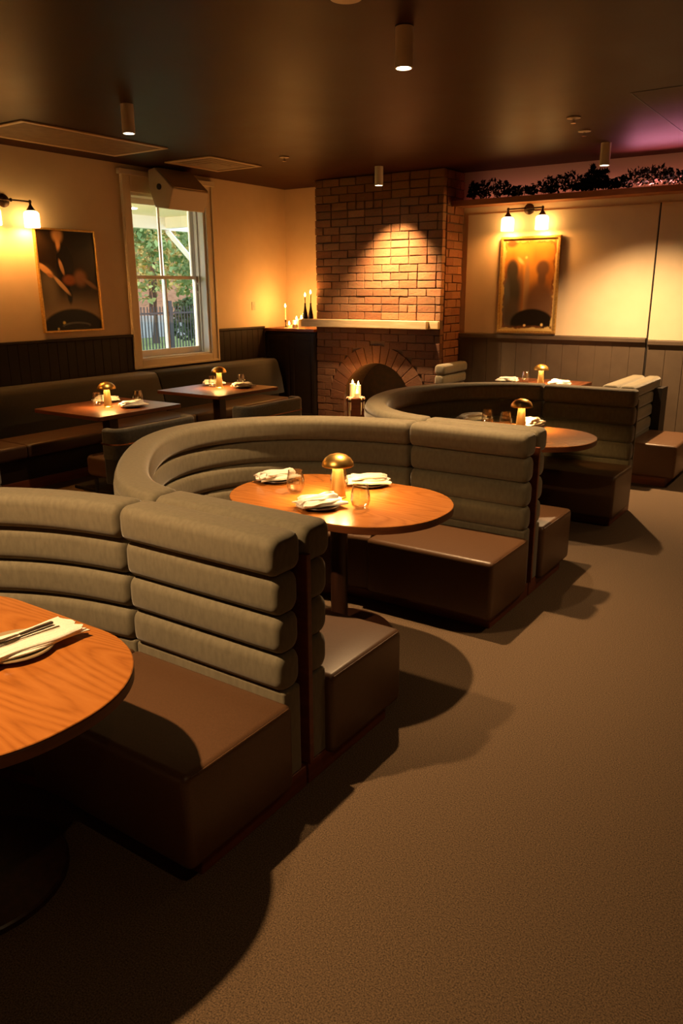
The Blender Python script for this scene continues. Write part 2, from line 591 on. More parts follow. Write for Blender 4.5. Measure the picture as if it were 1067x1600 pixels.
sash('lower_sash', X - 0.16, X - 0.12, 1.005, 1.94, 0.075, 0.04)
sash('upper_sash', X - 0.21, X - 0.17, 1.90, 2.79, 0.04, 0.06)
b = MB()
b.tube([(X - 0.13, 7.37, 1.72), (X - 0.115, 7.37, 1.76), (X - 0.115, 7.37, 1.84), (X - 0.13, 7.37, 1.88)], 0.008)
b.build('sash_lift', M['sash'], win, smooth=50)

# =================================================================== SPOTLIGHTS
SPOT_LABEL = {
    'near': 'largest pale cylinder ceiling spotlight, above the middle booth',
    'wall': 'pale cylinder ceiling spotlight between the long grille and the middle of the ceiling',
    'hearth': 'pale cylinder ceiling spotlight just in front of the brick chimney breast',
    'front': 'pale cylinder ceiling spotlight over the nearest booth, above the picture',
    'aisle': 'pale cylinder ceiling spotlight over the carpet aisle, right of the picture',
    'carpet_fill': 'added unseen ceiling spotlight lighting the near carpet from overhead',
    'door': 'pale cylinder ceiling spotlight by the back wall, right of the picture',
    'mirror': 'pale cylinder ceiling spotlight above the garland on the back wall',
}
for k, (x, y, watts, cone, blend, aim) in SPOTS.items():
    t = thing('ceiling_spotlight', SPOT_LABEL[k],
              'spotlight', (x, y, CEIL), 0, 'cylinder spotlights on the ceiling')
    b = MB()
    b.lathe([(0.0475, 0.0), (0.0475, -0.198), (0.0455, -0.2), (0.041, -0.2), (0.039, -0.188)], 32, cap1=False)
    b.build('spotlight_body', M['white_metal'], t, smooth=40)
    b = MB()
    b.lathe([(0.039, -0.1905), (0.039, -0.187)], 32)
    b.build('lens', M['led'], t)
    if k == 'near':
        b = MB()
        b.lathe([(0.05, 0.0), (0.05, -0.006)], 32)
        b.build('dark_disc', M['black'], t)  # black disc standing in for the dark reflection above the body
    d = Vector((aim[0], aim[1], -1.0)).normalized()
    lo = add_light('spot_beam', 'SPOT', (x, y, CEIL - 0.205), watts, SPOT_COL, spot_size=R_(cone), spot_blend=blend, shadow_soft_size=0.03)
    lo.rotation_euler = d.to_track_quat('-Z', 'Y').to_euler()

# ceiling furniture
t = thing('smoke_detector', 'round pale smoke detector at the top edge of the ceiling', 'detector', (-2.27, 3.38, CEIL))
b = MB(); b.lathe([(0.10, 0.0), (0.10, -0.012), (0.075, -0.04), (0.03, -0.045)], 40)
b.build('detector_body', M['plastic'], t, smooth=40)
for nm, (x, y), lab, r in (('ceiling_sprinkler', (-5.40, 6.88), 'small ceiling sprinkler beyond the square grille', 0.05),
                           ('ceiling_sprinkler', (-2.31, 6.74), 'ceiling sprinkler on a short stem, nearer of the two discs at right', 0.055),
                           ('ceiling_sprinkler', (-2.41, 7.34), 'pale flat ceiling sprinkler disc, nearer the back wall of the two at right', 0.055)):
    t = thing(nm, lab, 'sprinkler', (x, y, CEIL), 0, 'ceiling sprinklers')
    b = MB(); b.lathe([(r, 0.0), (r, -0.008), (r * 0.6, -0.012)], 28)
    b.build('cover_plate', M['plastic'], t, smooth=40)
    b = MB(); b.lathe([(0.009, -0.012), (0.009, -0.04), (0.022, -0.042), (0.022, -0.045)], 16)
    b.build('nozzle', M['steel'], t, smooth=40)


def ceiling_grille(name, label, x0, x1, y0, y1, slats):
    t = thing(name, label, 'air conditioning grille', ((x0 + x1) / 2, (y0 + y1) / 2, CEIL))
    hx, hy = (x1 - x0) / 2, (y1 - y0) / 2
    fw = 0.045
    b = MB()
    b.box(-hx, hx, -hy, -hy + fw, -0.014, -0.001)
    b.box(-hx, hx, hy - fw, hy, -0.014, -0.001)
    b.box(-hx, -hx + fw, -hy + fw, hy - fw, -0.014, -0.001)
    b.box(hx - fw, hx, -hy + fw, hy - fw, -0.014, -0.001)
    b.build('grille_frame', M['grille_frame'], t, bevel=0.003)
    b = MB()
    if slats:
        b.box(-hx + fw, hx - fw, -hy + fw, hy - fw, -0.004, -0.001)
        k = -hx + fw
        while k < hx - fw - 0.008:
            b.box(k, k + 0.007, -hy + fw, hy - fw, -0.010, -0.004)
            k += 0.014
    else:
        for q, z in ((1.0, -0.004), (0.80, -0.009), (0.6, -0.014), (0.4, -0.019)):
            b.box(-(hx - fw) * q, (hx - fw) * q, -(hy - fw) * q, (hy - fw) * q, z, z + 0.003)
    b.build('louvre_panel', M['grille'], t)
    return t


ceiling_grille('ceiling_grille', 'long tan ceiling air grille along the window wall', -6.74, -5.97, 4.20, 5.79, True)
ceiling_grille('ceiling_grille', 'small square tan ceiling air grille beside the wall speaker', -6.63, -5.96, 6.36, 7.19, False)
b = MB()
b.box(-1.72, 1.2, 6.17, 6.178, CEIL - 0.003, CEIL - 0.0005)
b.box(-1.72, -1.712, 6.178, 8.9, CEIL - 0.003, CEIL - 0.0005)
struct(b.build('trim_6', M['panelwood']))

# =================================================================== CHIMNEY / FIREPLACE
CX0, CX1, CY = -6.21, -4.37, 8.52
fire = thing('fireplace', 'tall red brick chimney breast with arched hearth and mantel', 'fireplace', ((CX0 + CX1) / 2, CY, 0))
AX, AZ, AR = -5.27, 0.36, 0.50      # arch centre x, springing z, radius


def fp(mb, name, material, parent=None, **kw):
    o = mb.build(name, material, None, **kw)
    o.parent = parent or fire
    o.location = (-(CX0 + CX1) / 2, -CY, 0)
    return o


b = MB()
# core as an extruded front with an arched opening
NA = 24
arc = [(AX + AR * math.cos(math.pi * i / NA), AZ + AR * math.sin(math.pi * i / NA)) for i in range(NA + 1)]
yf = CY + 0.012
V, Fc = [], []
for i, (x, z) in enumerate(arc):
    V += [(x, yf, z), (x, yf, CEIL - 0.002), (x, CY + 0.40, z)]
for i in range(NA):
    a, c = 3 * i, 3 * (i + 1)
    Fc += [(a, c, c + 1, a + 1), (a, a + 2, c + 2, c)]
b.add(V, Fc)
for x0, x1 in ((CX0 + 0.012, AX - AR), (AX + AR, CX1 - 0.012)):
    b.add([(x0, yf, 0.001), (x1, yf, 0.001), (x1, yf, CEIL - 0.002), (x0, yf, CEIL - 0.002)], [(0, 1, 2, 3)])
for x in (CX0 + 0.012, CX1 - 0.012):
    b.add([(x, yf, 0.001), (x, YB, 0.001), (x, YB, CEIL - 0.002), (x, yf, CEIL - 0.002)], [(0, 1, 2, 3)])
for x in (AX - AR, AX + AR):
    b.add([(x, yf, 0.001), (x, CY + 0.4, 0.001), (x, CY + 0.4, AZ), (x, yf, AZ)], [(0, 1, 2, 3)])
fp(b, 'mortar_core', M['mortar'])
b = MB()
b.box(AX - AR - 0.02, AX + AR + 0.02, CY + 0.40, CY + 0.42, 0.001, AZ + AR + 0.02)
b.box(AX - AR, AX + AR, CY + 0.02, CY + 0.40, 0.001, 0.02)
fp(b, 'firebox', M['soot'])


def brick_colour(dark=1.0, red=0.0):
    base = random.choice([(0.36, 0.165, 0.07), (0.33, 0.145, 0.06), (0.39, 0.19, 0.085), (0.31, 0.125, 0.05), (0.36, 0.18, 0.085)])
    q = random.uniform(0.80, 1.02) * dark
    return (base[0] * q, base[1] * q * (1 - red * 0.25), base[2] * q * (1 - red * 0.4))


def jbox(mb, x0, x1, y0, y1, z0, z1, colr, j=0.004):
    V = [(x0, y0, z0), (x1, y0, z0), (x1, y1, z0), (x0, y1, z0), (x0, y0, z1), (x1, y0, z1), (x1, y1, z1), (x0, y1, z1)]
    V = [(p[0] + random.uniform(-j, j), p[1] + random.uniform(-j, j) * 0.8, p[2] + random.uniform(-j, j)) for p in V]
    mb.add(V, [(0, 3, 2, 1), (4, 5, 6, 7), (0, 1, 5, 4), (1, 2, 6, 5), (2, 3, 7, 6), (3, 0, 4, 7)], colr)


MANTEL_T, MANTEL_B = 1.398, 1.300
bf, bl, bs = MB(), MB(), MB()
PZ = 0.0925
nrow = int((CEIL - MANTEL_T) / PZ)
PZ = (CEIL - 0.004 - MANTEL_T) / nrow
for i in range(nrow):
    z0 = MANTEL_T + i * PZ
    x = CX0 - (0.125 if i % 2 else 0.0)
    while x < CX1 - 0.01:
        L_ = 0.252 * random.choice([1, 1, 1, 1, 0.5]) if i % 3 else 0.252
        a, e = max(x, CX0), min(x + L_, CX1)
        if e - a > 0.03:
            out = random.uniform(0.0, 0.008)
            jbox(bf, a + 0.005, e - 0.005, CY - out, CY + 0.08, z0 + 0.005, z0 + PZ - 0.004, brick_colour(1.0))
        x += L_
# below the mantel: rubbed, darker brick, mantel shade in the colour; arch of soldiers
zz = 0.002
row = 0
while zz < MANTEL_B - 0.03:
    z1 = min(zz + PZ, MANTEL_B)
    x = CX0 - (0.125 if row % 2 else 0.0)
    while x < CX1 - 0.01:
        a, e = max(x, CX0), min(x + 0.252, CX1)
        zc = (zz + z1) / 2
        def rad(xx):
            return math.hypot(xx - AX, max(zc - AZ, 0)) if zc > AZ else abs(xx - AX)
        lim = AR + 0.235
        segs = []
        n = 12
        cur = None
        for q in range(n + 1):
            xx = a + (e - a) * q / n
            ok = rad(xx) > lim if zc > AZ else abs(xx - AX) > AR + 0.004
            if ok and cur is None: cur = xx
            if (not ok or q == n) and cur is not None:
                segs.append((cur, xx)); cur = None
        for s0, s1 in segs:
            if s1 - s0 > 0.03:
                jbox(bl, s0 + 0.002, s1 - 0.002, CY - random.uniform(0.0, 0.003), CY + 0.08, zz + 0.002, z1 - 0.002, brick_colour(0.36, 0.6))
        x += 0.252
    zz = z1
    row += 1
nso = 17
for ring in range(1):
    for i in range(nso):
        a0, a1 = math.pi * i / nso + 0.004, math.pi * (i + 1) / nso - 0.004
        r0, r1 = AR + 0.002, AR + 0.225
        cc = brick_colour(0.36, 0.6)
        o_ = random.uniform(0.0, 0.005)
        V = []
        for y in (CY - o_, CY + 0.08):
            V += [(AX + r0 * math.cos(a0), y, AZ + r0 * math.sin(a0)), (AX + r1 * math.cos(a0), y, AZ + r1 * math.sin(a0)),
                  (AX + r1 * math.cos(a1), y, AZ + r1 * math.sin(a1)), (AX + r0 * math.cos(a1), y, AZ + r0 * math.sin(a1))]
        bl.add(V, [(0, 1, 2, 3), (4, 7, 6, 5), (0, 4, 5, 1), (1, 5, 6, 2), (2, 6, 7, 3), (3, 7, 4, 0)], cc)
# right side face, and the left one
nr = int((CEIL - 0.004) / PZ)
PS = (CEIL - 0.004) / nr
for i in range(nr):
    z0 = i * PS
    for side, xs in ((1, CX1),):
        y = CY - (0.06 if i % 2 else 0.18) + 0.08
        while y < YB - 0.01:
            a, e = max(y, CY + 0.085), min(y + 0.252, YB - 0.002)
            if e - a > 0.03:
                out = random.uniform(0.0, 0.008)
                if side > 0:
                    jbox(bs, xs - 0.08, xs + out, a + 0.004, e - 0.004, z0 + 0.005, z0 + PS - 0.005, brick_colour(0.72, 0.7))
                else:
                    jbox(bs, xs - out, xs + 0.08, a + 0.004, e - 0.004, z0 + 0.005, z0 + PS - 0.005, brick_colour(0.72, 0.7))
            y += 0.252
fp(bf, 'upper_brickwork', M['brick'], bevel=0.006, seg=2)
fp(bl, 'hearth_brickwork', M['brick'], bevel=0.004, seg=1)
fp(bs, 'side_brickwork', M['brick'], bevel=0.004, seg=1)
b = MB()
b.box(-6.38, -4.50, CY - 0.12, CY + 0.0, MANTEL_B, MANTEL_T)
b.box(-4.50, CX1 - 0.005, CY - 0.05, CY + 0.0, MANTEL_B + 0.004, MANTEL_T)
mo = fp(b, 'mantel_shelf', M['stone'], bevel=0.008)
mo['label'] = 'pale timber mantel shelf'

# alcove cabinet left of the chimney
cab = thing('alcove_cabinet', 'dark panelled cabinet in the corner left of the chimney', 'cabinet', (-6.66, 8.5, 0))
box('carcass', M['dado'], -0.44, 0.435, 0.03, 0.54, 0.0, 1.225, cab, bevel=0.004)
b = MB()
b.box(-0.44, 0.435, 0.012, 0.03, 0.02, 1.2)
for x0, x1 in ((-0.42, -0.02), (0.02, 0.42)):
    for (p, q, r, s) in ((x0, x0 + 0.05, 0.06, 1.17), (x1 - 0.05, x1, 0.06, 1.17), (x0 + 0.05, x1 - 0.05, 0.06, 0.12), (x0 + 0.05, x1 - 0.05, 1.11, 1.17)):
        b.box(p, q, 0.0, 0.012, r, s)
b.build('door_panel', M['dado'], cab, bevel=0.003)
box('cabinet_top', M['darkwood'], -0.445, 0.44, -0.025, 0.545, 1.225, 1.262, cab, bevel=0.006)

# =================================================================== LEDGE, GARLAND
LZ0, LZ1, LY = 2.705, 2.745, 8.71
shelf = thing('wall_ledge', 'long stained timber ledge high on the back wall under the garland', 'ledge', (-4.36, YB, LZ0))
box('ledge_board', M['shelfwood'], 0.0, XR + 4.35, -(YB - LY), -0.001, 0.0, LZ1 - LZ0, shelf, bevel=0.004)
box('ledge_lip', M['shelfwood'], 0.0, XR + 4.35, -(YB - LY) - 0.018, -(YB - LY), -0.012, LZ1 - LZ0 + 0.012, shelf, bevel=0.004)
b = MB(); b.box(0.05, XR + 4.2, -0.075, -0.045, 0.041, 0.053)
b.build('light_strip', emit('red strip', (1.0, 0.16, 0.10), 1.5), shelf)
add_light('ledge_glow', 'AREA', ((-4.2 + 0.9) / 2, YB - 0.10, LZ1 + 0.03), 3.2, (1.0, 0.33, 0.20), (R_(180), 0, 0), shape='RECTANGLE', size=4.9, size_y=0.05)
add_light('ledge_glow_pink', 'AREA', (-0.9, YB - 0.25, LZ1 + 0.006), 44, (1.0, 0.28, 0.42), (R_(208), 0, 0), shape='RECTANGLE', size=3.0, size_y=0.05, spread=R_(110))


def leaf_cloud(mb, centres, n, size, seed, aspect=0.45):
    r = np.random.default_rng(seed)
    for _ in range(n):
        c, s = centres[r.integers(len(centres))]
        d = r.normal(size=3); d /= np.linalg.norm(d)
        p = np.array(c) + d * np.array(s) * r.uniform(0.3, 1.0) ** 0.5
        a = r.normal(size=3); a /= np.linalg.norm(a)
        q = np.cross(a, r.normal(size=3)); q /= np.linalg.norm(q)
        L_ = size * r.uniform(0.6, 1.3)
        nrm = np.cross(a, q)
        V = [p - a * L_ / 2, p + q * L_ * aspect / 2 + nrm * L_ * 0.08, p + a * L_ / 2, p - q * L_ * aspect / 2 + nrm * L_ * 0.08]
        mb.add([tuple(v) for v in V], [(0, 1, 2), (0, 2, 3)])


gar = thing('leaf_garland', 'dark leafy garland with dried flowers along the high ledge', 'garland', (-4.2, 8.86, LZ1))
b = MB()
cs = []
x = 0.03
while x < 4.2:
    h = 0.06 + 0.03 * math.sin(x * 7) + 0.03 * random.random()
    cs.append(((x, 0.0, h + 0.03), (0.07, 0.08, h)))
    x += 0.06
cs += [((0.03, 0, 0.14), (0.05, 0.05, 0.09))] * 2
cs += [((1.30 + 0.1 * i, -0.02, 0.08 + 0.03 * i), (0.1, 0.06, 0.04)) for i in range(3)] * 3
leaf_cloud(b, cs, 3600, 0.060, 3)
for i in range(60):      # twigs so that nothing floats
    x = random.uniform(0.05, 4.15)
    b.tube([(x, 0.0, 0.0), (x + random.uniform(-0.06, 0.06), random.uniform(-0.05, 0.05), random.uniform(0.05, 0.12))], 0.002, 4)
tag(b.build('garland_foliage', M['leaf'], gar), kind='stuff')
b = MB()
cs2 = [((x_, -0.05, 0.06 + random.uniform(0, 0.03)), (0.045, 0.03, 0.03)) for x_ in (0.35, 0.62, 0.66, 0.9, 1.15, 1.85, 1.9, 2.05, 2.12, 2.25, 2.3, 2.6, 3.0, 3.4, 3.8)]
leaf_cloud(b, cs2, 330, 0.04, 5)
tag(b.build('dried_flowers', M['leaf_tan'], gar), kind='stuff')
sp = thing('foliage_spray', 'tall dark spiky foliage spray standing above the garland', 'foliage', (-2.80, 8.87, LZ1))
b = MB()
cs = [((0, 0, 0.08), (0.05, 0.04, 0.08)), ((0.02, 0, 0.2), (0.09, 0.04, 0.05)), ((-0.06, 0, 0.16), (0.06, 0.03, 0.04)), ((0.12, 0, 0.21), (0.07, 0.03, 0.02)), ((0.01, 0, 0.25), (0.03, 0.02, 0.05))]
leaf_cloud(b, cs, 260, 0.07, 9, 0.3)
b.tube([(0, 0, 0), (0, 0, 0.22)], 0.006, 5)
b.build('spray_leaves', M['leaf'], sp)

# =================================================================== WALL LAMPS
def sconce(label, loc, rz):
    """double-arm wall lamp; local -y points into the room, x along the wall"""
    t = thing('wall_lamp', label, 'wall lamp', loc, rz, 'double wall lamps')
    b = MB()
    n = 32
    rings = [[(r * math.cos(2 * math.pi * j / n), y, r * math.sin(2 * math.pi * j / n)) for j in range(n)] for r, y in ((0.06, 0), (0.06, -0.012), (0.045, -0.022), (0.02, -0.03), (0.012, -0.03), (0.012, -0.125))]
    b.loops(rings)
    b.build('back_plate', M['bronze'], t, smooth=40)
    b = MB()
    b.tube([(-0.205, -0.125, 0), (0.205, -0.125, 0)], 0.0085, 12)
    for x in (-0.205, 0.205, 0.0):
        b.lathe([(0.0, -0.018), (0.012, -0.014), (0.016, 0), (0.012, 0.014), (0.0, 0.018)], 16, (x, -0.125, 0))
    b.build('arm', M['bronze'], t, smooth=50)
    for x in (-0.205, 0.205):
        b = MB()
        b.lathe([(0.01, -0.005), (0.012, -0.03), (0.03, -0.06), (0.042, -0.075), (0.042, -0.082)], 24, (x, -0.125, 0))
        b.build('shade_holder', M['bronze'], t, smooth=40)
        b = MB()
        b.lathe([(0.035, -0.080), (0.060, -0.090), (0.071, -0.104), (0.073, -0.125), (0.073, -0.232), (0.069, -0.236), (0.066, -0.232), (0.066, -0.12), (0.05, -0.1)], 32, (x, -0.125, 0), cap1=False)
        s = b.build('shade', M['bulb'], t, smooth=50)
        s['label'] = 'glowing opal glass shade'
    for x in (-0.205, 0.205):
        c, s_ = math.cos(rz), math.sin(rz)
        lx, ly = x, -0.125
        add_light('wall_lamp_bulb', 'POINT', (loc[0] + lx * c - ly * s_, loc[1] + lx * s_ + ly * c, loc[2] - 0.210), 26, WARM, shadow_soft_size=0.03)
    return t


sconce('bronze double wall lamp with opal shades above the foxed mirror', (-3.535, YB - 0.022, 2.645), 0.0)
sconce('bronze double wall lamp cut by the left edge, beside the dark picture', (XL, 4.70, 2.60), R_(90))

sconce('added unseen wall lamp warming the window wall, beyond the left edge', (XL, 1.90, 2.60), R_(90))  # unseen lamp added for more warm light on the left wall

# =================================================================== PICTURES
def picture(name, label, cat, material, fn, w_, h_, loc, rot, frame=0.022, depth=0.035, frame_mat=None):
    t = thing(name, label, cat, loc)
    t.rotation_euler = rot
    fm = frame_mat or M['gold']
    b = MB()
    for (x0, x1, z0, z1) in ((-w_ / 2, w_ / 2, 0, frame), (-w_ / 2, w_ / 2, h_ - frame, h_), (-w_ / 2, -w_ / 2 + frame, frame, h_ - frame), (w_ / 2 - frame, w_ / 2, frame, h_ - frame)):
        b.box(x0, x1, -depth, 0, z0, z1)
    b.build('frame', fm, t, bevel=0.004)
    nx, nz = 110, 160
    b = MB()
    W_, H_ = w_ - 2 * frame, h_ - 2 * frame
    V, Fc = [], []
    for j in range(nz + 1):
        for i in range(nx + 1):
            V.append((-W_ / 2 + W_ * i / nx, -depth * 0.55, frame + H_ * j / nz))
    colr = []
    for j in range(nz):
        for i in range(nx):
            a = j * (nx + 1) + i
            Fc.append((a, a + 1, a + nx + 2, a + nx + 1))
    b.v, b.f = V, Fc
    b.c = [tuple(fn((i + 0.5) / nx, 1 - (j + 0.5) / nz)) for j in range(nz) for i in range(nx)]
    b.build('picture_surface', material, t)
    box('backing', M['panelwood'], -w_ / 2 + 0.004, w_ / 2 - 0.004, -depth * 0.4, -0.002, 0.004, h_ - 0.004, t)
    return t


def sm(e0, e1, x):
    t_ = min(max((x - e0) / (e1 - e0), 0), 1)
    return t_ * t_ * (3 - 2 * t_)


def mixc(a, c, t_):
    return tuple(p * (1 - t_) + q * t_ for p, q in zip(a, c))


def ell(u, v, cx, cy, rx, ry, soft=0.25, ang=0.0):
    du, dv = u - cx, v - cy
    ca, sa = math.cos(ang), math.sin(ang)
    p, q = (du * ca + dv * sa) / rx, (-du * sa + dv * ca) / ry
    return 1 - sm(1 - soft, 1 + soft, math.hypot(p, q))


_n1 = rng.normal(size=(24, 24))


def vn(u, v, s):
    x, y = u * s % 23, v * s % 23
    i, j = int(x), int(y)
    fx, fy = x - i, y - j
    i2, j2 = (i + 1) % 24, (j + 1) % 24
    return (_n1[i, j] * (1 - fx) + _n1[i2, j] * fx) * (1 - fy) + (_n1[i, j2] * (1 - fx) + _n1[i2, j2] * fx) * fy


def pic_dark(u, v):
    """dark figure piece with two pale arms, blurred tones (generic)"""
    c = mixc((0.012, 0.007, 0.004), (0.36, 0.27, 0.17), sm(0.55, 0.92, v))
    c = mixc(c, (0.20, 0.16, 0.11), ell(u, v, 0.12, 0.62, 0.16, 0.20, 0.6) * 0.7)
    c = mixc(c, (0.42, 0.22, 0.085), ell(u, v, 0.37, 0.04, 0.085, 0.07, 0.5))
    c = mixc(c, (0.40, 0.20, 0.08), ell(u, v, 0.365, 0.12, 0.035, 0.08, 0.5))
    c = mixc(c, (0.005, 0.004, 0.004), ell(u, v, 0.45, 0.34, 0.15, 0.19, 0.15, 0.1))
    c = mixc(c, (0.005, 0.004, 0.004), ell(u, v, 0.48, 0.63, 0.045, 0.10, 0.3))
    c = mixc(c, (0.40, 0.22, 0.10), ell(u, v, 0.385, 0.36, 0.028, 0.08, 0.3, -0.4))
    c = mixc(c, (0.55, 0.30, 0.13), ell(u, v, 0.10, 0.385, 0.13, 0.034, 0.3, 0.42))
    c = mixc(c, (0.35, 0.16, 0.07), ell(u, v, 0.17, 0.445, 0.05, 0.018, 0.4, 0.3))
    c = mixc(c, (0.58, 0.36, 0.19), ell(u, v, 0.36, 0.545, 0.155, 0.026, 0.3, 0.62))
    c = mixc(c, (0.24, 0.07, 0.02), ell(u, v, 0.50, 0.49, 0.11, 0.05, 0.4))
    c = mixc(c, (0.22, 0.10, 0.045), ell(u, v, 0.70, 0.47, 0.11, 0.08, 0.5))
    c = mixc(c, (0.24, 0.13, 0.06), ell(u, v, 0.87, 0.53, 0.12, 0.025, 0.5, 0.4))
    if v > 0.77:
        c = mixc(c, (0.005, 0.004, 0.004), ell(u, v, 0.50, 1.0, 0.55, 0.215, 0.06))
    c = mixc(c, (0.75, 0.65, 0.20), ell(u, v, 0.33, 0.925, 0.024, 0.016, 0.5))
    c = mixc(c, (0.75, 0.65, 0.20), ell(u, v, 0.22, 0.985, 0.018, 0.012, 0.5))
    c = mixc(c, (0.10, 0.11, 0.10), ell(u, v, 0.55, 0.955, 0.25, 0.035, 0.1) * (1 - ell(u, v, 0.55, 0.965, 0.23, 0.026, 0.1)))
    return c


def pic_foxed_reflection(u, v):
    """foxed amber glass: reflected figures and glints painted in as colour, a black base, worn border"""
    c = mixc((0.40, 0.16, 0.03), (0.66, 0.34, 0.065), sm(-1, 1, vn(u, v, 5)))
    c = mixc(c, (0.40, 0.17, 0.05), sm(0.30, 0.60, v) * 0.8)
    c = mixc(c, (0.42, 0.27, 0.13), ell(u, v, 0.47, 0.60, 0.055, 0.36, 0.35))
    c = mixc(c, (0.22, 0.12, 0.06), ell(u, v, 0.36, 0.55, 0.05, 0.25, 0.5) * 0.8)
    c = mixc(c, (0.050, 0.044, 0.036), ell(u, v, 0.19, 0.34, 0.11, 0.12, 0.3))  # reflected people, painted as colour
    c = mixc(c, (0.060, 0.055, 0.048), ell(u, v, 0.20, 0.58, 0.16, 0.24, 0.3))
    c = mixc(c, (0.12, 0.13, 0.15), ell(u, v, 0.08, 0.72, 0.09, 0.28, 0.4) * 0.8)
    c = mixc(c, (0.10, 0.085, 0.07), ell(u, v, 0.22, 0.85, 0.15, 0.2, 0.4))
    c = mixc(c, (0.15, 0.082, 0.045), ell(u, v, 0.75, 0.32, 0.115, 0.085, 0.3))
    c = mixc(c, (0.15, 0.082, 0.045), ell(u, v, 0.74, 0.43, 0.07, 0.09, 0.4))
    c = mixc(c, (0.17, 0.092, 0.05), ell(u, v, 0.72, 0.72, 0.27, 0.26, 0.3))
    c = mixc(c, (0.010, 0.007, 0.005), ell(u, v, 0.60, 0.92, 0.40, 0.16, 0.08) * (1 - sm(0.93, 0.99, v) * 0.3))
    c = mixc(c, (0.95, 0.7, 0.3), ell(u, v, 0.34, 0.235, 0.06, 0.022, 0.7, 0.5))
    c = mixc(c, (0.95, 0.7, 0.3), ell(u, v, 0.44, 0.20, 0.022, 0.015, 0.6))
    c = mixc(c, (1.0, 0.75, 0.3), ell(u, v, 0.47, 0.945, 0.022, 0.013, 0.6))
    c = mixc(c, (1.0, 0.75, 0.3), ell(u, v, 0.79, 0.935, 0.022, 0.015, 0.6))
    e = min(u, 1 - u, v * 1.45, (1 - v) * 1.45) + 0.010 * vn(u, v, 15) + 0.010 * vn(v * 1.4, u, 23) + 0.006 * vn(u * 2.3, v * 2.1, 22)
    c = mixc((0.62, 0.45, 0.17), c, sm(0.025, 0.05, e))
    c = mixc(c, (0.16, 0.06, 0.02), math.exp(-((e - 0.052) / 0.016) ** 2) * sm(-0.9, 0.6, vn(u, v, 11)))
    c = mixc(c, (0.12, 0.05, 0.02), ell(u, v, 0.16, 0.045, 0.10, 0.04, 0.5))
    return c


picture('wall_picture', 'dark framed picture with two pale arms hanging left of the window', 'picture', M['picture'], pic_dark,
        0.745, 1.03, (XL + 0.005, 5.352, 1.352), (R_(-1.0), 0, R_(90)), frame=0.02, depth=0.04)
picture('foxed_mirror', 'gilt framed amber foxed mirror standing on the back wall dado rail', 'mirror', M['mirrorpaint'], pic_foxed_reflection,
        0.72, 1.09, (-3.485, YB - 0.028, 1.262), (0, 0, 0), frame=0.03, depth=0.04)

# wall switch and speaker
t = thing('light_switch', 'small tan switch plate on the wall right of the window', 'switch', (XL, 8.30, 1.56))
box('switch_plate', M['plastic'], 0.0, 0.009, -0.035, 0.035, -0.055, 0.055, t, bevel=0.003)
box('rocker', M['plastic'], 0.009, 0.014, -0.012, 0.012, -0.02, 0.02, t, bevel=0.002)
t = thing('wall_speaker', 'angular cream loudspeaker over the top of the window', 'speaker', (XL + 0.047, 6.78, 3.0))
prof = [(0.02, 0.07), (0.13, 0.085), (0.40, -0.15), (0.31, -0.36), (0.10, -0.33), (0.02, -0.12)]
b = MB()
b.loops([[(x, y, z) for x, z in prof] for y in (-0.285, 0.285)])
b.build('cabinet', M['plastic'], t, bevel=0.012)
b = MB()
b.loops([[(x, y, z) for x, z in ((0.145, 0.078), (0.395, -0.139), (0.401, -0.133), (0.151, 0.084))] for y in (-0.265, 0.265)])
b.build('speaker_grille', M['spk'], t)
b = MB()
rr = [[(0.19 + r * math.cos(2 * math.pi * j / 20), y, -0.12 + r * math.sin(2 * math.pi * j / 20)) for j in range(20)] for r, y in ((0.032, -0.285), (0.032, -0.297), (0.022, -0.301))]
b.loops(rr)
b.build('mount_knob', M['black'], t)
box('bracket', M['plastic'], -0.015, 0.025, -0.08, 0.08, -0.12, 0.06, t)

# =================================================================== BOOTHS
XE, XC = -1.50, -2.25


# plan of the rounded end of a booth, outer line: (x, y measured from the booth's near divider)
CURVE_A = [(-2.25, 0.0), (-2.56, 0.085), (-2.86, 0.34), (-3.10, 0.60), (-3.31, 0.90), (-3.40, 1.25), (-3.31, 1.62), (-3.03, 1.93), (-2.64, 2.125), (-2.25, 2.198)]
CURVE_B = [(-2.25, 0.0), (-2.58, 0.09), (-2.88, 0.34), (-3.08, 0.68), (-3.18, 1.04), (-3.18, 1.38), (-3.05, 1.76), (-2.80, 2.04), (-2.52, 2.205), (-2.25, 2.253)]


def smooth_curve(pts, n=46):
    P = [np.array(p, float) for p in pts]
    P = [P[0] + np.array([0.35, 0.0])] + P + [P[-1] + np.array([0.35, 0.0])]
    D = []
    for i in range(1, len(P) - 2):
        p0, p1, p2, p3 = P[i - 1:i + 3]
        for t_ in np.linspace(0, 1, 24, endpoint=False):
            D.append(0.5 * (2 * p1 + (p2 - p0) * t_ + (2 * p0 - 5 * p1 + 4 * p2 - p3) * t_ ** 2 + (3 * p1 - p0 - 3 * p2 + p3) * t_ ** 3))
    D.append(P[-2])
    D = np.array(D)
    for _ in range(160):          # even out the bends
        D[1:-1] = 0.25 * D[:-2] + 0.5 * D[1:-1] + 0.25 * D[2:]
    S = np.r_[0, np.cumsum(np.hypot(*np.diff(D, axis=0).T))]
    q = np.linspace(0, S[-1], n)
    return np.stack([np.interp(q, S, D[:, 0]), np.interp(q, S, D[:, 1])], 1)


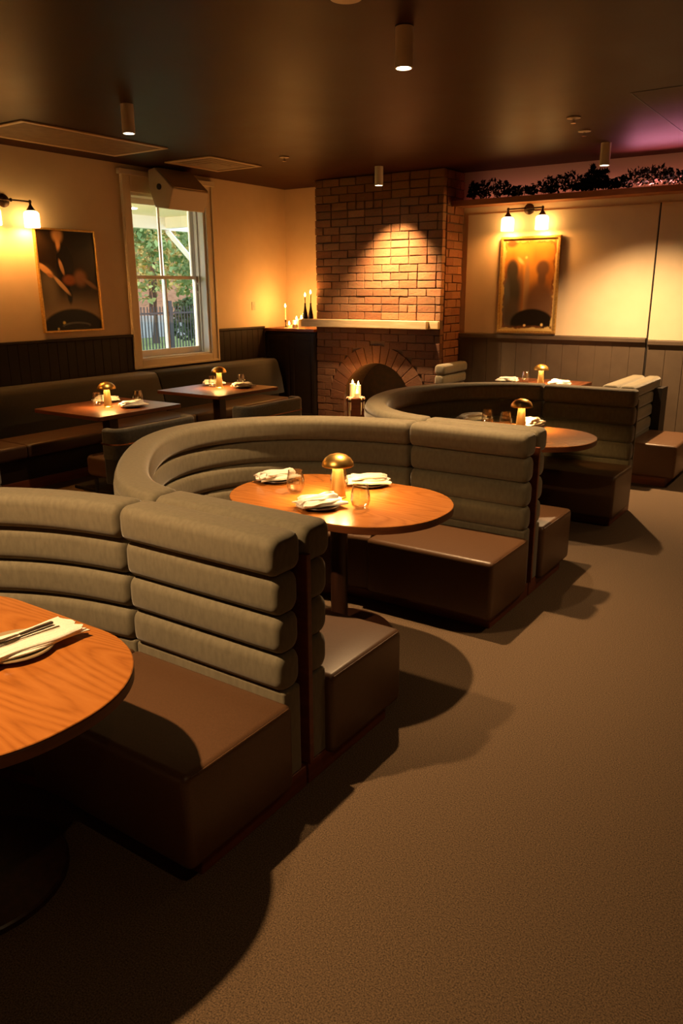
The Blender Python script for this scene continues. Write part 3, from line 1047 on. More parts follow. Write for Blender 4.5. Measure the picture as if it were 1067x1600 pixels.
def u_path(yl, yr, part, curve=None):
    """stations (x, y, nx, ny) along the outer line of a booth, inward normals"""
    P = []
    g = 0.004
    if part == 'left':
        for x in np.linspace(XE, XC + g, 8):
            P.append((x, yl, 0, 1))
    elif part == 'right':
        for x in np.linspace(XC + g, XE, 8):
            P.append((x, yr, 0, -1))
    else:
        C_ = smooth_curve(curve)
        C_[:, 1] *= (yr - yl) / C_[-1, 1]
        T_ = np.gradient(C_, axis=0)
        T_ /= np.hypot(T_[:, 0], T_[:, 1])[:, None]
        T_[0], T_[-1] = (-1, 0), (1, 0)
        for (x, y), (tx, ty) in zip(C_, T_):
            P.append((x - g, yl + y, ty, -tx))
    return P


def stations(path, r):
    """(x, y, nx, ny, inset) with extra stations that round both ends by radius r"""
    P = [np.array(p, float) for p in path]
    S = [0.0]
    for a, c in zip(P, P[1:]):
        S.append(S[-1] + np.hypot(*(c - a)[:2]))
    tot = S[-1]
    want = [0, 0.1 * r, 0.3 * r, 0.6 * r, r] + [s for s in S if r * 1.05 < s < tot - r * 1.05] + [tot - r, tot - 0.6 * r, tot - 0.3 * r, tot - 0.1 * r, tot]
    out = []
    for s in want:
        i = min(max(np.searchsorted(S, s, 'right') - 1, 0), len(P) - 2)
        f_ = (s - S[i]) / (S[i + 1] - S[i])
        p = P[i] * (1 - f_) + P[i + 1] * f_
        nn = np.hypot(p[2], p[3])
        d = min(s, tot - s)
        ins = r * (1 - math.sqrt(max(0, 1 - (1 - d / r) ** 2))) if d < r else 0.0
        out.append((p[0], p[1], p[2] / nn, p[3] / nn, ins))
    return out


def sweep(mb, path, n0, n1, z0, z1, rad, rend=0.02, k=4):
    rings = []
    for x, y, nx, ny, ins in stations(path, rend):
        ring = [(x + nx * n, y + ny * n, z) for n, z in rrect(n0 + ins, n1 - ins, z0 + ins, z1 - ins, max(rad - ins * 0.5, 0.004), k)]
        rings.append(ring)
    mb.loops(rings)


ROLLS = [(0.862, 1.0, 0.004, 0.164, 0.040), (0.716, 0.866, 0.022, 0.146, 0.044), (0.574, 0.720, 0.022, 0.142, 0.044), (0.432, 0.578, 0.022, 0.138, 0.044)]


def booth(label, yl, yr, curve, closed=False):
    yc = (yl + yr) / 2
    t = thing('booth', label, 'booth', (XC, yc, 0), 0, 'horseshoe dining booths')

    def add(mb, name, material, **kw):
        o = mb.build(name, material, None, **kw)
        o.parent = t
        o.location = (-XC, -yc, 0)
        return o
    for part in ('left', 'curve', 'right'):
        p = u_path(yl, yr, part, curve)
        b = MB()
        for z0, z1, n0, n1, rd in ROLLS:
            sweep(b, p, n0, n1, z0, z1, rd, 0.03, 6)
        sweep(b, p, 0.028, 0.122, 0.088, 0.436, 0.012, 0.012)
        add(b, 'backrest', M['velvet'], smooth=45)
        # shell behind the pads
        b = MB()
        if part == 'curve':
            sweep(b, p, 0.0, 0.03, 0.088, 0.95, 0.006, 0.006, 2)
            add(b, 'outer_shell', M['velvet'], smooth=45)
        else:
            if part == 'left':
                sweep(b, [(q[0] + (0.012 if k == 0 else 0), *q[1:]) for k, q in enumerate(p)], 0.0, 0.024, 0.088, 0.905, 0.003, 0.003, 2)
                add(b, 'divider_board', M['darkwood'])
            elif closed:
                sweep(b, p, 0.001, 0.024, 0.088, 0.92, 0.003, 0.003, 2)
                add(b, 'outer_shell', M['velvet'])
        # plinth
        b = MB()
        sweep(b, p, 0.004, 0.555, 0.0, 0.088, 0.004, 0.004, 2)
        add(b, 'plinth', M['darkwood'])
    # leather seats
    for part in ('left', 'curve', 'right'):
        p = u_path(yl, yr, part, curve)
        if part == 'left':
            p = [(XE - 0.030 + 0.06, *p[0][1:])] + p[1:]
        if part == 'right':
            p = p[:-1] + [(XE + 0.030, *p[-1][1:])]
        b = MB()
        sweep(b, p, 0.112, 0.63 if part != 'curve' else 0.60, 0.070, 0.402, 0.028, 0.022, 5)
        so = add(b, 'seat', M['leather'], smooth=45)
        if part != 'curve':
            sgn = 1 if part == 'left' else -1
            y0 = yl if part == 'left' else yr
            b = MB()
            b.tube([(XE + 0.027, y0 + sgn * 0.135, 0.392), (XE + 0.027, y0 + sgn * 0.60, 0.392)], 0.0028, 6)
            o = b.build('piping', M['leather'], so)
    return t


BY = [(-0.235, 1.963), (1.967, 4.163), (4.167, 6.420)]
booth('nearest horseshoe booth with grey green fluted back, cut off at left', *BY[0], CURVE_A)
booth('middle horseshoe booth with fluted velvet back and full oval table', *BY[1], CURVE_A)
booth('farthest horseshoe booth, in front of the brick fireplace', *BY[2], CURVE_B, True)


# booths against the back wall: straight benches
def bench_back(mb, x0, x1, y0, y1, face):
    """stack of rolls running along y; face +1 looks to +x"""
    path = [(0, y, 1, 0) for y in np.linspace(y0, y1, 6)]
    for z0, z1, n0, n1, rd in ROLLS:
        zz0, zz1 = z0 * 0.9, z1 * 0.9
        if face > 0:
            sweep(mb, [(x0, y, 1, 0) for y in np.linspace(y0, y1, 6)], 0.0, x1 - x0 - (0.0 if z1 > 0.95 else 0.012), zz0, zz1, rd, 0.03)
        else:
            sweep(mb, [(x1, y, -1, 0) for y in np.linspace(y0, y1, 6)], 0.0, x1 - x0 - (0.0 if z1 > 0.95 else 0.012), zz0, zz1, rd, 0.03)


def wall_bench(name, label, items, loc):
    t = thing(name, label, 'bench', loc)
    for nm, mb, mt, sm_ in items:
        o = mb.build(nm, mt, None, smooth=sm_)
        o.parent = t
        o.location = (-loc[0], -loc[1], -loc[2])
    return t


b1 = MB(); bench_back(b1, -4.352, -4.215, 8.36, 9.0, 1)
b2 = MB(); sweep(b2, [(-4.352, y, 1, 0) for y in np.linspace(8.36, 9.0, 4)], 0.135, 0.60, 0.07, 0.40, 0.028, 0.022)
b3 = MB(); b3.box(-4.352, -3.80, 8.39, 8.99, 0.0, 0.07)
b4 = MB(); sweep(b4, [(-4.352, y, 1, 0) for y in np.linspace(8.365, 9.0, 4)], 0.01, 0.125, 0.07, 0.39, 0.01, 0.01)
wall_bench('wall_bench', 'short fluted bench against the right side of the chimney', [('backrest', b1, M['velvet'], 45), ('seat', b2, M['leather'], 45), ('plinth', b3, M['darkwood'], None), ('back_base', b4, M['velvet'], 45)], (-4.2, 8.7, 0))

# double divider bench at the right
BX = -1.93
b1 = MB(); bench_back(b1, BX - 0.155, BX - 0.006, 7.40, 8.46, -1)
b5 = MB(); bench_back(b5, BX + 0.006, BX + 0.150, 7.40, 8.46, 1)
b2 = MB(); sweep(b2, [(BX + 0.14, y, 1, 0) for y in np.linspace(7.36, 8.16, 5)], 0.0, 0.44, 0.08, 0.39, 0.028, 0.022)
b6 = MB(); sweep(b6, [(BX - 0.14, y, -1, 0) for y in np.linspace(7.36, 8.46, 5)], 0.0, 0.44, 0.08, 0.39, 0.028, 0.022)
b3 = MB(); b3.box(BX - 0.55, BX + 0.50, 7.39, 8.45, 0.0, 0.08)
b4 = MB(); sweep(b4, [(BX - 0.13, y, 1, 0) for y in np.linspace(7.41, 8.46, 4)], 0.0, 0.26, 0.08, 0.40, 0.01, 0.01)
b7 = MB(); b7.box(BX + 0.14, BX + 0.22, 8.22, 8.46, 0.08, 0.80)  # narrow dark box upright at the far end of the seat
wall_bench('divider_bench', 'double sided fluted bench at the right, in front of the wall joint',
           [('backrest', b1, M['velvet'], 45), ('backrest', b5, M['velvet'], 45), ('seat', b2, M['leather'], 45), ('seat', b6, M['leather'], 45),
            ('plinth', b3, M['darkwood'], None), ('back_base', b4, M['velvet'], 45), ('dark_end_box', b7, M['panelwood'], None)], (BX, 8.1, 0))

# banquette along the window wall
BQ0, BQ1 = 1.2, 8.44
ban = thing('banquette', 'long dark banquette along the window wall', 'banquette', (XL + 0.05, (BQ0 + BQ1) / 2, 0))


def bq(mb, name, material, **kw):
    o = mb.build(name, material, None, **kw)
    o.parent = ban
    o.location = (-ban.location[0], -ban.location[1], 0)
    return o


for i, (a, c) in enumerate(((BQ0, 4.08), (4.084, 6.24), (6.244, BQ1))):
    b = MB()
    rings = []
    for y, ins in ((a, 0.012), (a + 0.012, 0), (c - 0.012, 0), (c, 0.012)):
        pr = [(XL + 0.022, 0.02), (XL + 0.30 - ins, 0.02), (XL + 0.30 - ins, 0.39), (XL + 0.40 - ins, 0.40), (XL + 0.36 - ins, 0.60), (XL + 0.30 - ins, 0.80 - ins), (XL + 0.27 - ins, 0.845 - ins), (XL + 0.235, 0.86 - ins), (XL + 0.022, 0.86 - ins)]
        rings.append([(x, y, z) for x, z in pr])
    b.loops(rings)
    bq(b, 'backrest', M['velvet_dark'], smooth=50)
    b = MB()
    sweep(b, [(XL + 0.32, y, 1, 0) for y in np.linspace(a, min(c, 7.95), 6)], 0.0, 0.55, 0.30, 0.425, 0.03, 0.02)
    bq(b, 'seat', M['leather_shaded'], smooth=45)
b = MB(); b.box(XL + 0.022, XL + 0.80, BQ0 + 0.02, 7.93, 0.09, 0.30); bq(b, 'base', M['dado'])
b = MB(); b.box(XL + 0.022, XL + 0.82, BQ0 + 0.02, 7.93, 0.0, 0.09); bq(b, 'plinth', M['darkwood'])

# =================================================================== TABLES
def stadium(hx, hy, r, k=10, power=None):
    P = []
    for cx, cy, a0 in ((hx - r, -(hy - r), -90), (hx - r, hy - r, 0), (-(hx - r), hy - r, 90), (-(hx - r), -(hy - r), 180)):
        for i in range(k + 1):
            a = R_(a0 + 90 * i / k)
            P.append((cx + r * math.cos(a), cy + r * math.sin(a)))
    return P


def slab(mb, outline, z0, z1, ch=0.003):
    def sc(d):
        return [(x - math.copysign(min(d, abs(x)), x), y - math.copysign(min(d, abs(y)), y)) for x, y in outline]
    rings = [[(x, y, z0) for x, y in sc(ch)], [(x, y, z0 + ch) for x, y in outline], [(x, y, z1 - ch) for x, y in outline], [(x, y, z1) for x, y in sc(ch)]]
    mb.loops(rings)


TT = 0.75


def oval_table(label, loc, first=None):
    if first:
        return dup(first, loc, 0, label)
    t = thing('oval_table', label, 'table', loc, 0, 'oval booth tables')
    b = MB(); slab(b, stadium(0.595, 0.405, 0.385, 16), TT - 0.006, TT, 0.002)
    b.build('tabletop', M['table'], t)
    b = MB(); slab(b, stadium(0.595, 0.405, 0.385, 16), TT - 0.038, TT - 0.006, 0.002)
    b.build('table_edge', M['edge'], t, smooth=30)
    b = MB(); b.lathe([(0.045, 0.03), (0.045, TT - 0.045)], 28)
    b.build('column', M['column'], t, smooth=40)
    b = MB(); b.lathe([(0.28, 0.0), (0.28, 0.018), (0.274, 0.024), (0.06, 0.03)], 48)
    b.build('base_disc', M['column'], t, smooth=40)
    b = MB(); b.box(-0.28, 0.28, -0.03, 0.03, TT - 0.055, TT - 0.038); b.box(-0.03, 0.03, -0.2, 0.2, TT - 0.055, TT - 0.038)
    b.build('support_bar', M['steel_black'], t)
    return t


OT = [(-2.08, 1.00, 0), (-2.155, 3.13, 0), (-2.11, 5.32, 0)]
ot = oval_table('oval oak table in the nearest booth, cut off at left', OT[0])
oval_table('oval oak table in the middle booth with brass lamp and napkins', OT[1], ot)
oval_table('oval oak table half hidden in the farthest booth', OT[2], ot)


def square_table(label, loc, hx, hy, rz=0, first=None):
    if first:
        return dup(first, loc, rz, label)
    t = thing('square_table', label, 'table', loc, rz, 'square wooden tables')
    b = MB(); slab(b, stadium(hx, hy, 0.02, 4), TT - 0.006, TT, 0.002)
    b.build('tabletop', M['table_dark'], t)
    b = MB(); slab(b, stadium(hx, hy, 0.02, 4), TT - 0.034, TT - 0.006, 0.002)
    b.build('table_edge', M['edge'], t)
    b = MB(); b.box(-0.05, 0.05, -0.05, 0.05, 0.03, TT - 0.034)
    b.build('column', M['column'], t, bevel=0.004)
    b = MB(); slab(b, stadium(0.27, 0.27, 0.03, 4), 0.0, 0.03, 0.004)
    b.build('base_plate', M['steel_black'], t)
    return t


ST = [(-5.74, 4.625, 0), (-5.80, 6.15, 0), (-5.66, 2.70, 0)]
st = square_table('square dark wood table on the left, nearer of the two below the window wall', ST[0], 0.45, 0.475)
square_table('square dark wood table below the window, in front of the corner cabinet', ST[1], 0, 0, 0, st)
square_table('square dark wood table of which only a corner shows at the left edge', ST[2], 0, 0, 0, st)
t = square_table('square dark wood table against the back wall behind the farthest booth', (-3.05, 8.38, 0), 0, 0, 0, st)


# low club seats on the aisle side of the square tables
def club_seat(label, loc, rz=0, first=None):
    if first:
        return dup(first, loc, rz, label)
    t = thing('club_seat', label, 'seat', loc, rz, 'low wide club seats')
    W2, D2 = 0.475, 0.30
    b = MB()
    path = []
    for x, y, nx, ny in [(-0.20, -W2, 0, 1), (-0.16, -W2, 0, 1), (-0.12, -W2, 0, 1)]:
        path.append((x, y, nx, ny))
    for a in np.linspace(-90, 0, 9):
        a = R_(a); path.append((-0.12 + 0.12 * math.cos(a), -W2 + 0.12 + 0.12 * math.sin(a), -math.cos(a), -math.sin(a)))
    for a in np.linspace(0, 90, 9):
        a = R_(a); path.append((-0.12 + 0.12 * math.cos(a), W2 - 0.12 + 0.12 * math.sin(a), -math.cos(a), -math.sin(a)))
    path += [(-0.16, W2, 0, -1), (-0.20, W2, 0, -1)]
    sts = stations(path, 0.03)
    n_ = len(sts)
    rings = []
    for i, (x, y, nx, ny, ins) in enumerate(sts):
        # arms drop towards the front, so the back has raised rounded corners
        drop = 0.0
        z1 = 0.685 - drop
        rings.append([(x + nx * n, y + ny * n, z) for n, z in rrect(0.0 + ins, 0.075 - ins, 0.42 + ins * 0.4, z1 - ins, 0.028)])
    b.loops(rings)
    b.build('backrest', M['velvet_grey'], t, smooth=45)
    b = MB()
    rings = []
    for x, y, nx, ny, ins in sts:
        rings.append([(x + nx * n, y + ny * n, z) for n, z in rrect(0.006 + ins, 0.07 - ins, 0.22, 0.556, 0.006, 2)])
    b.loops(rings)
    b.build('shell', M['velvet_dark'], t, smooth=45)
    b = MB()
    rings = []
    for x, y, nx, ny, ins in sts:
        rings.append([(x + nx * n, y + ny * n, z) for n, z in ((-0.003, 0.553), (0.004, 0.553), (0.004, 0.565), (-0.003, 0.565))])
    b.loops(rings)
    b.build('copper_strip', M['copper'], t)
    b = MB(); sweep(b, [(-0.03, y, -1, 0) for y in np.linspace(-W2 + 0.06, W2 - 0.06, 5)], 0.03, 0.47, 0.24, 0.42, 0.04, 0.03)
    b.build('seat_cushion', M['leather'], t, smooth=45)
    for sx in (-0.40, -0.06):
        for sy in (-1, 1):
            b = MB(); b.lathe([(0.012, 0.0), (0.018, 0.225)], 14, (sx, sy * 0.40, 0))
            b.build('leg', M['panelwood'], t, smooth=40)
    return t


cs0 = club_seat('low wide slate club seat with copper strip, left of the middle booth', (-4.96, 4.52, 0))
club_seat('low wide slate club seat in front of the corner cabinet', (-4.90, 6.04, 0), 0, cs0)
club_seat('low wide slate club seat just showing at the left edge', (-5.02, 2.62, 0), 0, cs0)


# =================================================================== TABLE LAMPS
def table_lamp(label, loc, first=None):
    if first:
        o = dup(first, loc, 0, label)
    else:
        o = thing('table_lamp', label, 'table lamp', loc, 0, 'brass mushroom table lamps')
        b = MB(); b.lathe([(0.042, 0.0), (0.042, 0.006), (0.038, 0.010), (0.026, 0.16), (0.024, 0.176)], 32)
        b.build('stem', M['brass_satin'], o, smooth=40)
        b = MB()
        b.lathe([(0.0, 0.228), (0.02, 0.227), (0.045, 0.219), (0.066, 0.203), (0.078, 0.185), (0.0815, 0.170), (0.0805, 0.166), (0.0785, 0.168), (0.075, 0.182), (0.063, 0.198), (0.043, 0.212), (0.0, 0.219)], 40, cap0=False, cap1=False)
        b.build('cap', M['brass'], o, smooth=60)
        b = MB(); b.lathe([(0.024, 0.176), (0.028, 0.176), (0.028, 0.184), (0.022, 0.19), (0.012, 0.216)], 28, cap0=False)
        b.build('light_ring', M['ledring'], o, smooth=40)
    add_light('table_lamp_light', 'AREA', (loc[0], loc[1], loc[2] + 0.192), 17.0, (1.0, 0.54, 0.17), shape='DISK', size=0.11)
    return o


TL = [((-2.157, 3.126, TT), 'brass mushroom lamp lit on the middle booth table'),
      ((-2.134, 5.529, TT), 'brass mushroom lamp lit on the farthest booth table'),
      ((-5.709, 4.591, TT), 'brass mushroom lamp on the nearer square table at left'),
      ((-5.829, 6.195, TT), 'brass mushroom lamp on the square table under the window'),
      ((-2.984, 8.242, TT), 'brass mushroom lamp against the panelled back wall')]
tl0 = None
for loc, lab in TL:
    o = table_lamp(lab, loc, tl0)
    tl0 = tl0 or o


# =================================================================== GLASSES
def tumbler(label, loc, first=None, group='stemless glasses on the tables'):
    if first:
        return dup(first, loc, 0, label, group)
    t = thing('water_glass', label, 'glass', loc, 0, group)
    b = MB()
    outer = [(0.0, 0.0), (0.024, 0.0), (0.030, 0.003), (0.042, 0.022), (0.048, 0.045), (0.0465, 0.07), (0.041, 0.10), (0.037, 0.121)]
    inner = [(0.0355, 0.121), (0.0395, 0.10), (0.045, 0.07), (0.0465, 0.045), (0.0405, 0.024), (0.026, 0.012), (0.0, 0.010)]
    b.lathe(outer + inner, 32, cap0=False, cap1=False)
    b.build('glass_bowl', M['glass'], t, smooth=60)
    return t


GL = [((-2.393, 3.079), 'stemless glass left of the lamp on the middle booth table'),
      ((-1.945, 3.008), 'stemless glass nearest the aisle on the middle booth table'),
      ((-2.226, 3.235), 'stemless glass right behind the lamp on the middle booth table'),
      ((-2.416, 5.553), 'stemless glass apart from the lamp on the farthest booth table'),
      ((-2.245, 5.505), 'stemless glass touching the lamp on the farthest booth table'),
      ((-5.854, 4.594), 'stemless glass beside the lamp on the nearer left square table'),
      ((-5.650, 4.895), 'stemless glass behind the right napkin on the nearer left square table'),
      ((-5.928, 6.201), 'stemless glass beside the lamp on the table under the window'),
      ((-5.783, 6.498), 'stemless glass behind the right napkin on the table under the window'),
      ((-3.225, 8.420), 'stemless glass beside the napkin on the back wall table')]
g0 = None
for (x, y), lab in GL:
    o = tumbler(lab, (x, y, TT), g0)
    g0 = g0 or o


# =================================================================== NAPKINS AND PLATES
def plate(label, loc, r=0.10, pale=False):
    t = thing('side_plate', label, 'plate', loc, 0, 'side plates')
    b = MB()
    b.lathe([(r * 0.62, 0.0), (r * 0.66, 0.002), (r * 0.98, 0.014), (r, 0.016), (r * 0.985, 0.019), (r * 0.66, 0.008), (0.0, 0.007)], 44, cap1=False)
    b.build('plate_body', M['plate_pale' if pale else 'plate'], t, smooth=50)
    return t


def cloth_sheet(mb, L_, W_, z0, seed, amp, nx=34, ny=20, curl=0.0, taper=0.0, thick=0.004):
    """one folded layer with ripples across its width"""
    r = np.random.default_rng(seed)
    ph = r.uniform(0, 6.28, 6)
    top = []
    for j in range(ny + 1):
        v = j / ny - 0.5
        for i in range(nx + 1):
            u = i / nx - 0.5
            wv = W_ * (1 - taper * (u + 0.5))
            x = u * L_ + 0.008 * math.sin(9 * v + ph[0])
            y = v * wv + 0.006 * math.sin(11 * u + ph[1])
            z = z0 + 1.3 * amp * (0.5 + 0.5 * math.sin(15 * v + 3 * u + ph[2])) * (0.65 + 0.35 * math.sin(4 * u + ph[3])) \
                + 0.16 * amp * math.sin(23 * v - 5 * u + ph[4]) + curl * (u * u) * 4
            e = max(abs(u) * 2, abs(v) * 2)
            z -= 0.9 * thick * sm(0.8, 1.0, e)
            top.append((x, y, z))
    V = top + [(x, y, z - thick) for x, y, z in top]
    n = (nx + 1) * (ny + 1)
    Fc = []
    for j in range(ny):
        for i in range(nx):
            a = j * (nx + 1) + i
            Fc.append((a, a + 1, a + nx + 2, a + nx + 1))
            Fc.append((n + a, n + a + nx + 1, n + a + nx + 2, n + a + 1))
    edge = [i for i in range(nx + 1)] + [j * (nx + 1) + nx for j in range(1, ny + 1)] + [ny * (nx + 1) + i for i in range(nx - 1, -1, -1)] + [j * (nx + 1) for j in range(ny - 1, 0, -1)]
    for a, c in zip(edge, edge[1:] + edge[:1]):
        Fc.append((a, n + a, n + c, c))
    mb.add(V, Fc)


def napkin(label, loc, rz, seed, L_=0.24, W_=0.13, layers=3, amp=0.010):
    t = thing('napkin', label, 'napkin', loc, rz, 'white linen napkins')
    b = MB()
    r = random.Random(seed)
    z = 0.006
    for k in range(layers):
        s = MB()
        q = 1 - 0.10 * k
        cloth_sheet(s, L_ * q, W_ * q, z, seed * 10 + k, amp * (0.4 + 0.55 * k), taper=0.3 * k / layers, curl=-0.003 * k, thick=0.007)
        a = r.uniform(-0.22, 0.22) * (k > 0)
        dx, dy = r.uniform(-0.015, 0.015) * (k > 0), r.uniform(-0.012, 0.012) * (k > 0)
        V = [(x * math.cos(a) - y * math.sin(a) + dx, x * math.sin(a) + y * math.cos(a) + dy, zz) for x, y, zz in s.v]
        b.add(V, s.f)
        z += 0.011
    b.build('folded_cloth', M['napkin'], t, smooth=60)
    return t


SETS = [   # x, y, rotation, label part, plate?
    (-2.640, 3.235, 60, 'at the left end of the middle booth table', True),
    (-2.165, 3.425, 35, 'behind the aisle glass on the middle booth table', True),
    (-2.125, 2.925, 55, 'in front of the lamp on the middle booth table', True),
    (-2.115, 5.690, 80, 'right of the lamp on the farthest booth table', True),
    (-2.590, 5.640, 60, 'left of the glasses on the farthest booth table', True),
    (-5.990, 4.800, 60, 'left of the lamp on the nearer left square table', True),
    (-5.515, 4.720, 70, 'right of the lamp on the nearer left square table', True),
    (-6.060, 6.360, 60, 'left of the lamp on the table under the window', True),
    (-5.620, 6.345, 70, 'right of the lamp on the table under the window', True),
    (-3.410, 8.340, 10, 'left of the glass on the back wall table', True),
    (-2.800, 8.330, 10, 'right of the lamp on the back wall table', True),
]
for i, (x, y, a, where, pl) in enumerate(SETS):
    plate('dark side plate under the napkin ' + where, (x + 0.012, y - 0.012, TT), 0.095)
    napkin('crumpled folded white napkin ' + where, (x, y, TT + 0.0245), R_(a), 20 + i, L_=0.235, W_=0.125)

# nearest table: flat folded napkin with knife and fork on an ochre plate
plate('ochre side plate under the flat napkin on the nearest table', (-1.965, 1.165, TT), 0.115, True)
t = thing('napkin', 'flat folded white napkin with cutlery on the nearest table', 'napkin', (-1.958, 1.15, TT + 0.021), R_(84), 'white linen napkins')
b = MB()
s = MB(); cloth_sheet(s, 0.41, 0.150, 0.005, 501, 0.0015, thick=0.004); b.add(s.v, s.f)
s = MB(); cloth_sheet(s, 0.405, 0.145, 0.010, 502, 0.0020, thick=0.004); b.add(s.v, s.f)
s = MB(); cloth_sheet(s, 0.40, 0.060, 0.015, 503, 0.0025, thick=0.004); b.add([(x, y - 0.042, z) for x, y, z in s.v], s.f)
b.build('folded_cloth', M['napkin'], t, smooth=60)
z0 = TT + 0.021 + 0.0165
kn = thing('table_knife', 'dark handled table knife on the flat napkin', 'knife', (-1.975, 1.17, z0), R_(86), 'cutlery on the flat napkin')
b = MB()
b.loops([[(x, y, z) for y, z in ((-w_, 0.0), (w_, 0.0), (w_ * 0.8, h_), (-w_ * 0.8, h_))] for x, w_, h_ in ((0.02, 0.0055, 0.006), (0.08, 0.0065, 0.008), (0.125, 0.007, 0.008), (0.13, 0.004, 0.006))])
b.build('handle', M['handle'], kn, bevel=0.0015)
b = MB()
b.loops([[(x, y, z) for y, z in ((-w_, 0.002), (w_, 0.002), (w_, 0.004), (-w_, 0.004))] for x, w_ in ((-0.105, 0.001), (-0.095, 0.007), (-0.05, 0.009), (0.01, 0.008), (0.02, 0.004))])
b.build('blade', M['steel'], kn)
fk = thing('table_fork', 'slim table fork lying beside the dark handled knife', 'fork', (-1.943, 1.17, z0), R_(82), 'cutlery on the flat napkin')
b = MB()
b.loops([[(x, y, z) for y, z in ((-w_, 0.0), (w_, 0.0), (w_, 0.004), (-w_, 0.004))] for x, w_ in ((0.125, 0.005), (0.11, 0.006), (0.0, 0.003), (-0.02, 0.009), (-0.04, 0.011), (-0.045, 0.011))])
b.build('handle', M['steel'], fk, bevel=0.001)
b = MB()
for q in (-0.0085, -0.003, 0.003, 0.0085):
    b.box(-0.085, -0.044, q - 0.0015, q + 0.0015, 0.001, 0.003)
b.build('tines', M['steel'], fk)


# =================================================================== CANDLES
def candle(name, label, loc, r, h, group=None, watts=1.2):
    t = thing(name, label, 'candle', loc, 0, group)
    b = MB()
    b.lathe([(r * 1.08, 0.0), (r, 0.01), (r, h * 0.9), (r * 0.93, h), (r * 0.6, h - 0.006), (0.0, h - 0.008)], 20, cap1=False)
    b.build('wax_body', M['wax'], t, smooth=40)
    b = MB(); b.lathe([(0.0, h - 0.004), (0.008, h + 0.004), (0.013, h + 0.016), (0.009, h + 0.034), (0.0, h + 0.055)], 12, cap0=False, cap1=False)
    b.build('flame', M['flame'], t, smooth=60)
    if watts:
        add_light('candle_light', 'POINT', (loc[0], loc[1], loc[2] + h + 0.075), watts, (1.0, 0.40, 0.085), shadow_soft_size=0.015)
    return t


CT = 1.262
GRP = 'pillar candles on the corner cabinet'
candle('pillar_candle', 'fat white pillar candle, tallest on the corner cabinet, beside the mantel end', (-6.50, 8.57, CT), 0.050, 0.125, GRP, 8.0)
candle('pillar_candle', 'white pillar candle in the middle of the cluster on the cabinet', (-6.605, 8.60, CT), 0.050, 0.11, GRP, 3.0)
candle('pillar_candle', 'low white candle at the left of the cluster on the cabinet', (-6.69, 8.545, CT), 0.042, 0.045, GRP, 2.0)
candle('pillar_candle', 'short white candle in front of the cabinet cluster', (-6.575, 8.525, CT), 0.036, 0.055, GRP, 2.0)
t = thing('wax_pool', 'spread of melted wax around the cabinet candles', 'wax', (-6.60, 8.55, CT))
b = MB()
n = 36
rings = []
for q, z in ((1.0, 0.0), (0.97, 0.006), (0.8, 0.012), (0.0, 0.013)):
    rings.append([((0.19 + 0.015 * math.sin(3 * a) + 0.01 * math.sin(7 * a)) * q * math.cos(a), (0.075 + 0.006 * math.sin(5 * a)) * q * math.sin(a), z) for a in [2 * math.pi * j / n for j in range(n)]])
b.loops(rings)
b.build('wax', M['wax'], t, smooth=50)
# tall taper in a thin holder
t = thing('candlestick', 'thin dark candlestick on the cabinet below the wall corner', 'candlestick', (-6.81, 8.62, CT))
b = MB(); b.lathe([(0.035, 0.0), (0.035, 0.006), (0.006, 0.012), (0.005, 0.07), (0.011, 0.085), (0.012, 0.11), (0.009, 0.112)], 20)
b.build('stick', M['bronze'], t, smooth=40)
candle('taper_candle', 'slim white taper burning in the thin candlestick', (-6.81, 8.62, CT + 0.108), 0.009, 0.165, 'taper candles', 7.0)
BG = 'candle bottles on the mantel end'
t0 = thing('candle_bottle', 'dark bottle holding a taper at the left mantel end', 'bottle', (-6.345, 8.455, MANTEL_T), 0, BG)
b = MB(); b.lathe([(0.036, 0.0), (0.037, 0.01), (0.034, 0.04), (0.022, 0.10), (0.012, 0.16), (0.010, 0.185), (0.012, 0.19), (0.012, 0.20)], 24)
b.build('bottle_body', M['bottle'], t0, smooth=50)
candle('taper_candle', 'white taper in the dark bottle on the mantel end', (-6.345, 8.455, MANTEL_T + 0.198), 0.009, 0.085, 'taper candles', 7.0)
t1_ = dup(t0, (-6.265, 8.470, MANTEL_T), 0, 'dark bottle set close to the brick edge on the mantel end')
candle('taper_candle', 'white taper touching the brick edge at the mantel end', (-6.265, 8.470, MANTEL_T + 0.198), 0.009, 0.12, 'taper candles')
# wax pedestal at the hearth
px, py = -5.43, 8.28
t = thing('candle_pedestal', 'wax dripped brown pedestal in front of the hearth arch', 'pedestal', (px, py, 0))
b = MB(); b.lathe([(0.125, 0.0), (0.125, 0.02), (0.11, 0.03), (0.11, 0.40), (0.118, 0.41), (0.118, 0.435), (0.11, 0.44)], 36)
b.build('pedestal_body', M['darkwood'], t, smooth=40)
b = MB()
for i in range(18):
    a = random.uniform(0, 6.28)
    zt, zb = 0.445, random.uniform(0.05, 0.34)
    b.tube([(0.06 * math.cos(a), 0.06 * math.sin(a), 0.444), (0.112 * math.cos(a), 0.112 * math.sin(a), 0.440), (0.120 * math.cos(a), 0.120 * math.sin(a), 0.42), (0.1145 * math.cos(a), 0.1145 * math.sin(a), 0.39), (0.113 * math.cos(a), 0.113 * math.sin(a), zb)], [0.006, 0.006, 0.006, 0.005, 0.004], 6)
b.build('wax_drips', M['wax'], t, smooth=60)
GRP = 'pillar candles on the hearth pedestal'
candle('pillar_candle', 'tall white pillar candle at the left on the hearth pedestal', (px - 0.045, py, 0.445), 0.040, 0.165, GRP)
candle('pillar_candle', 'tall white pillar candle at the right on the hearth pedestal', (px + 0.030, py + 0.015, 0.445), 0.036, 0.15, GRP, 8.0)
candle('pillar_candle', 'short white candle at the front edge of the hearth pedestal', (px + 0.055, py - 0.055, 0.445), 0.030, 0.055, GRP)

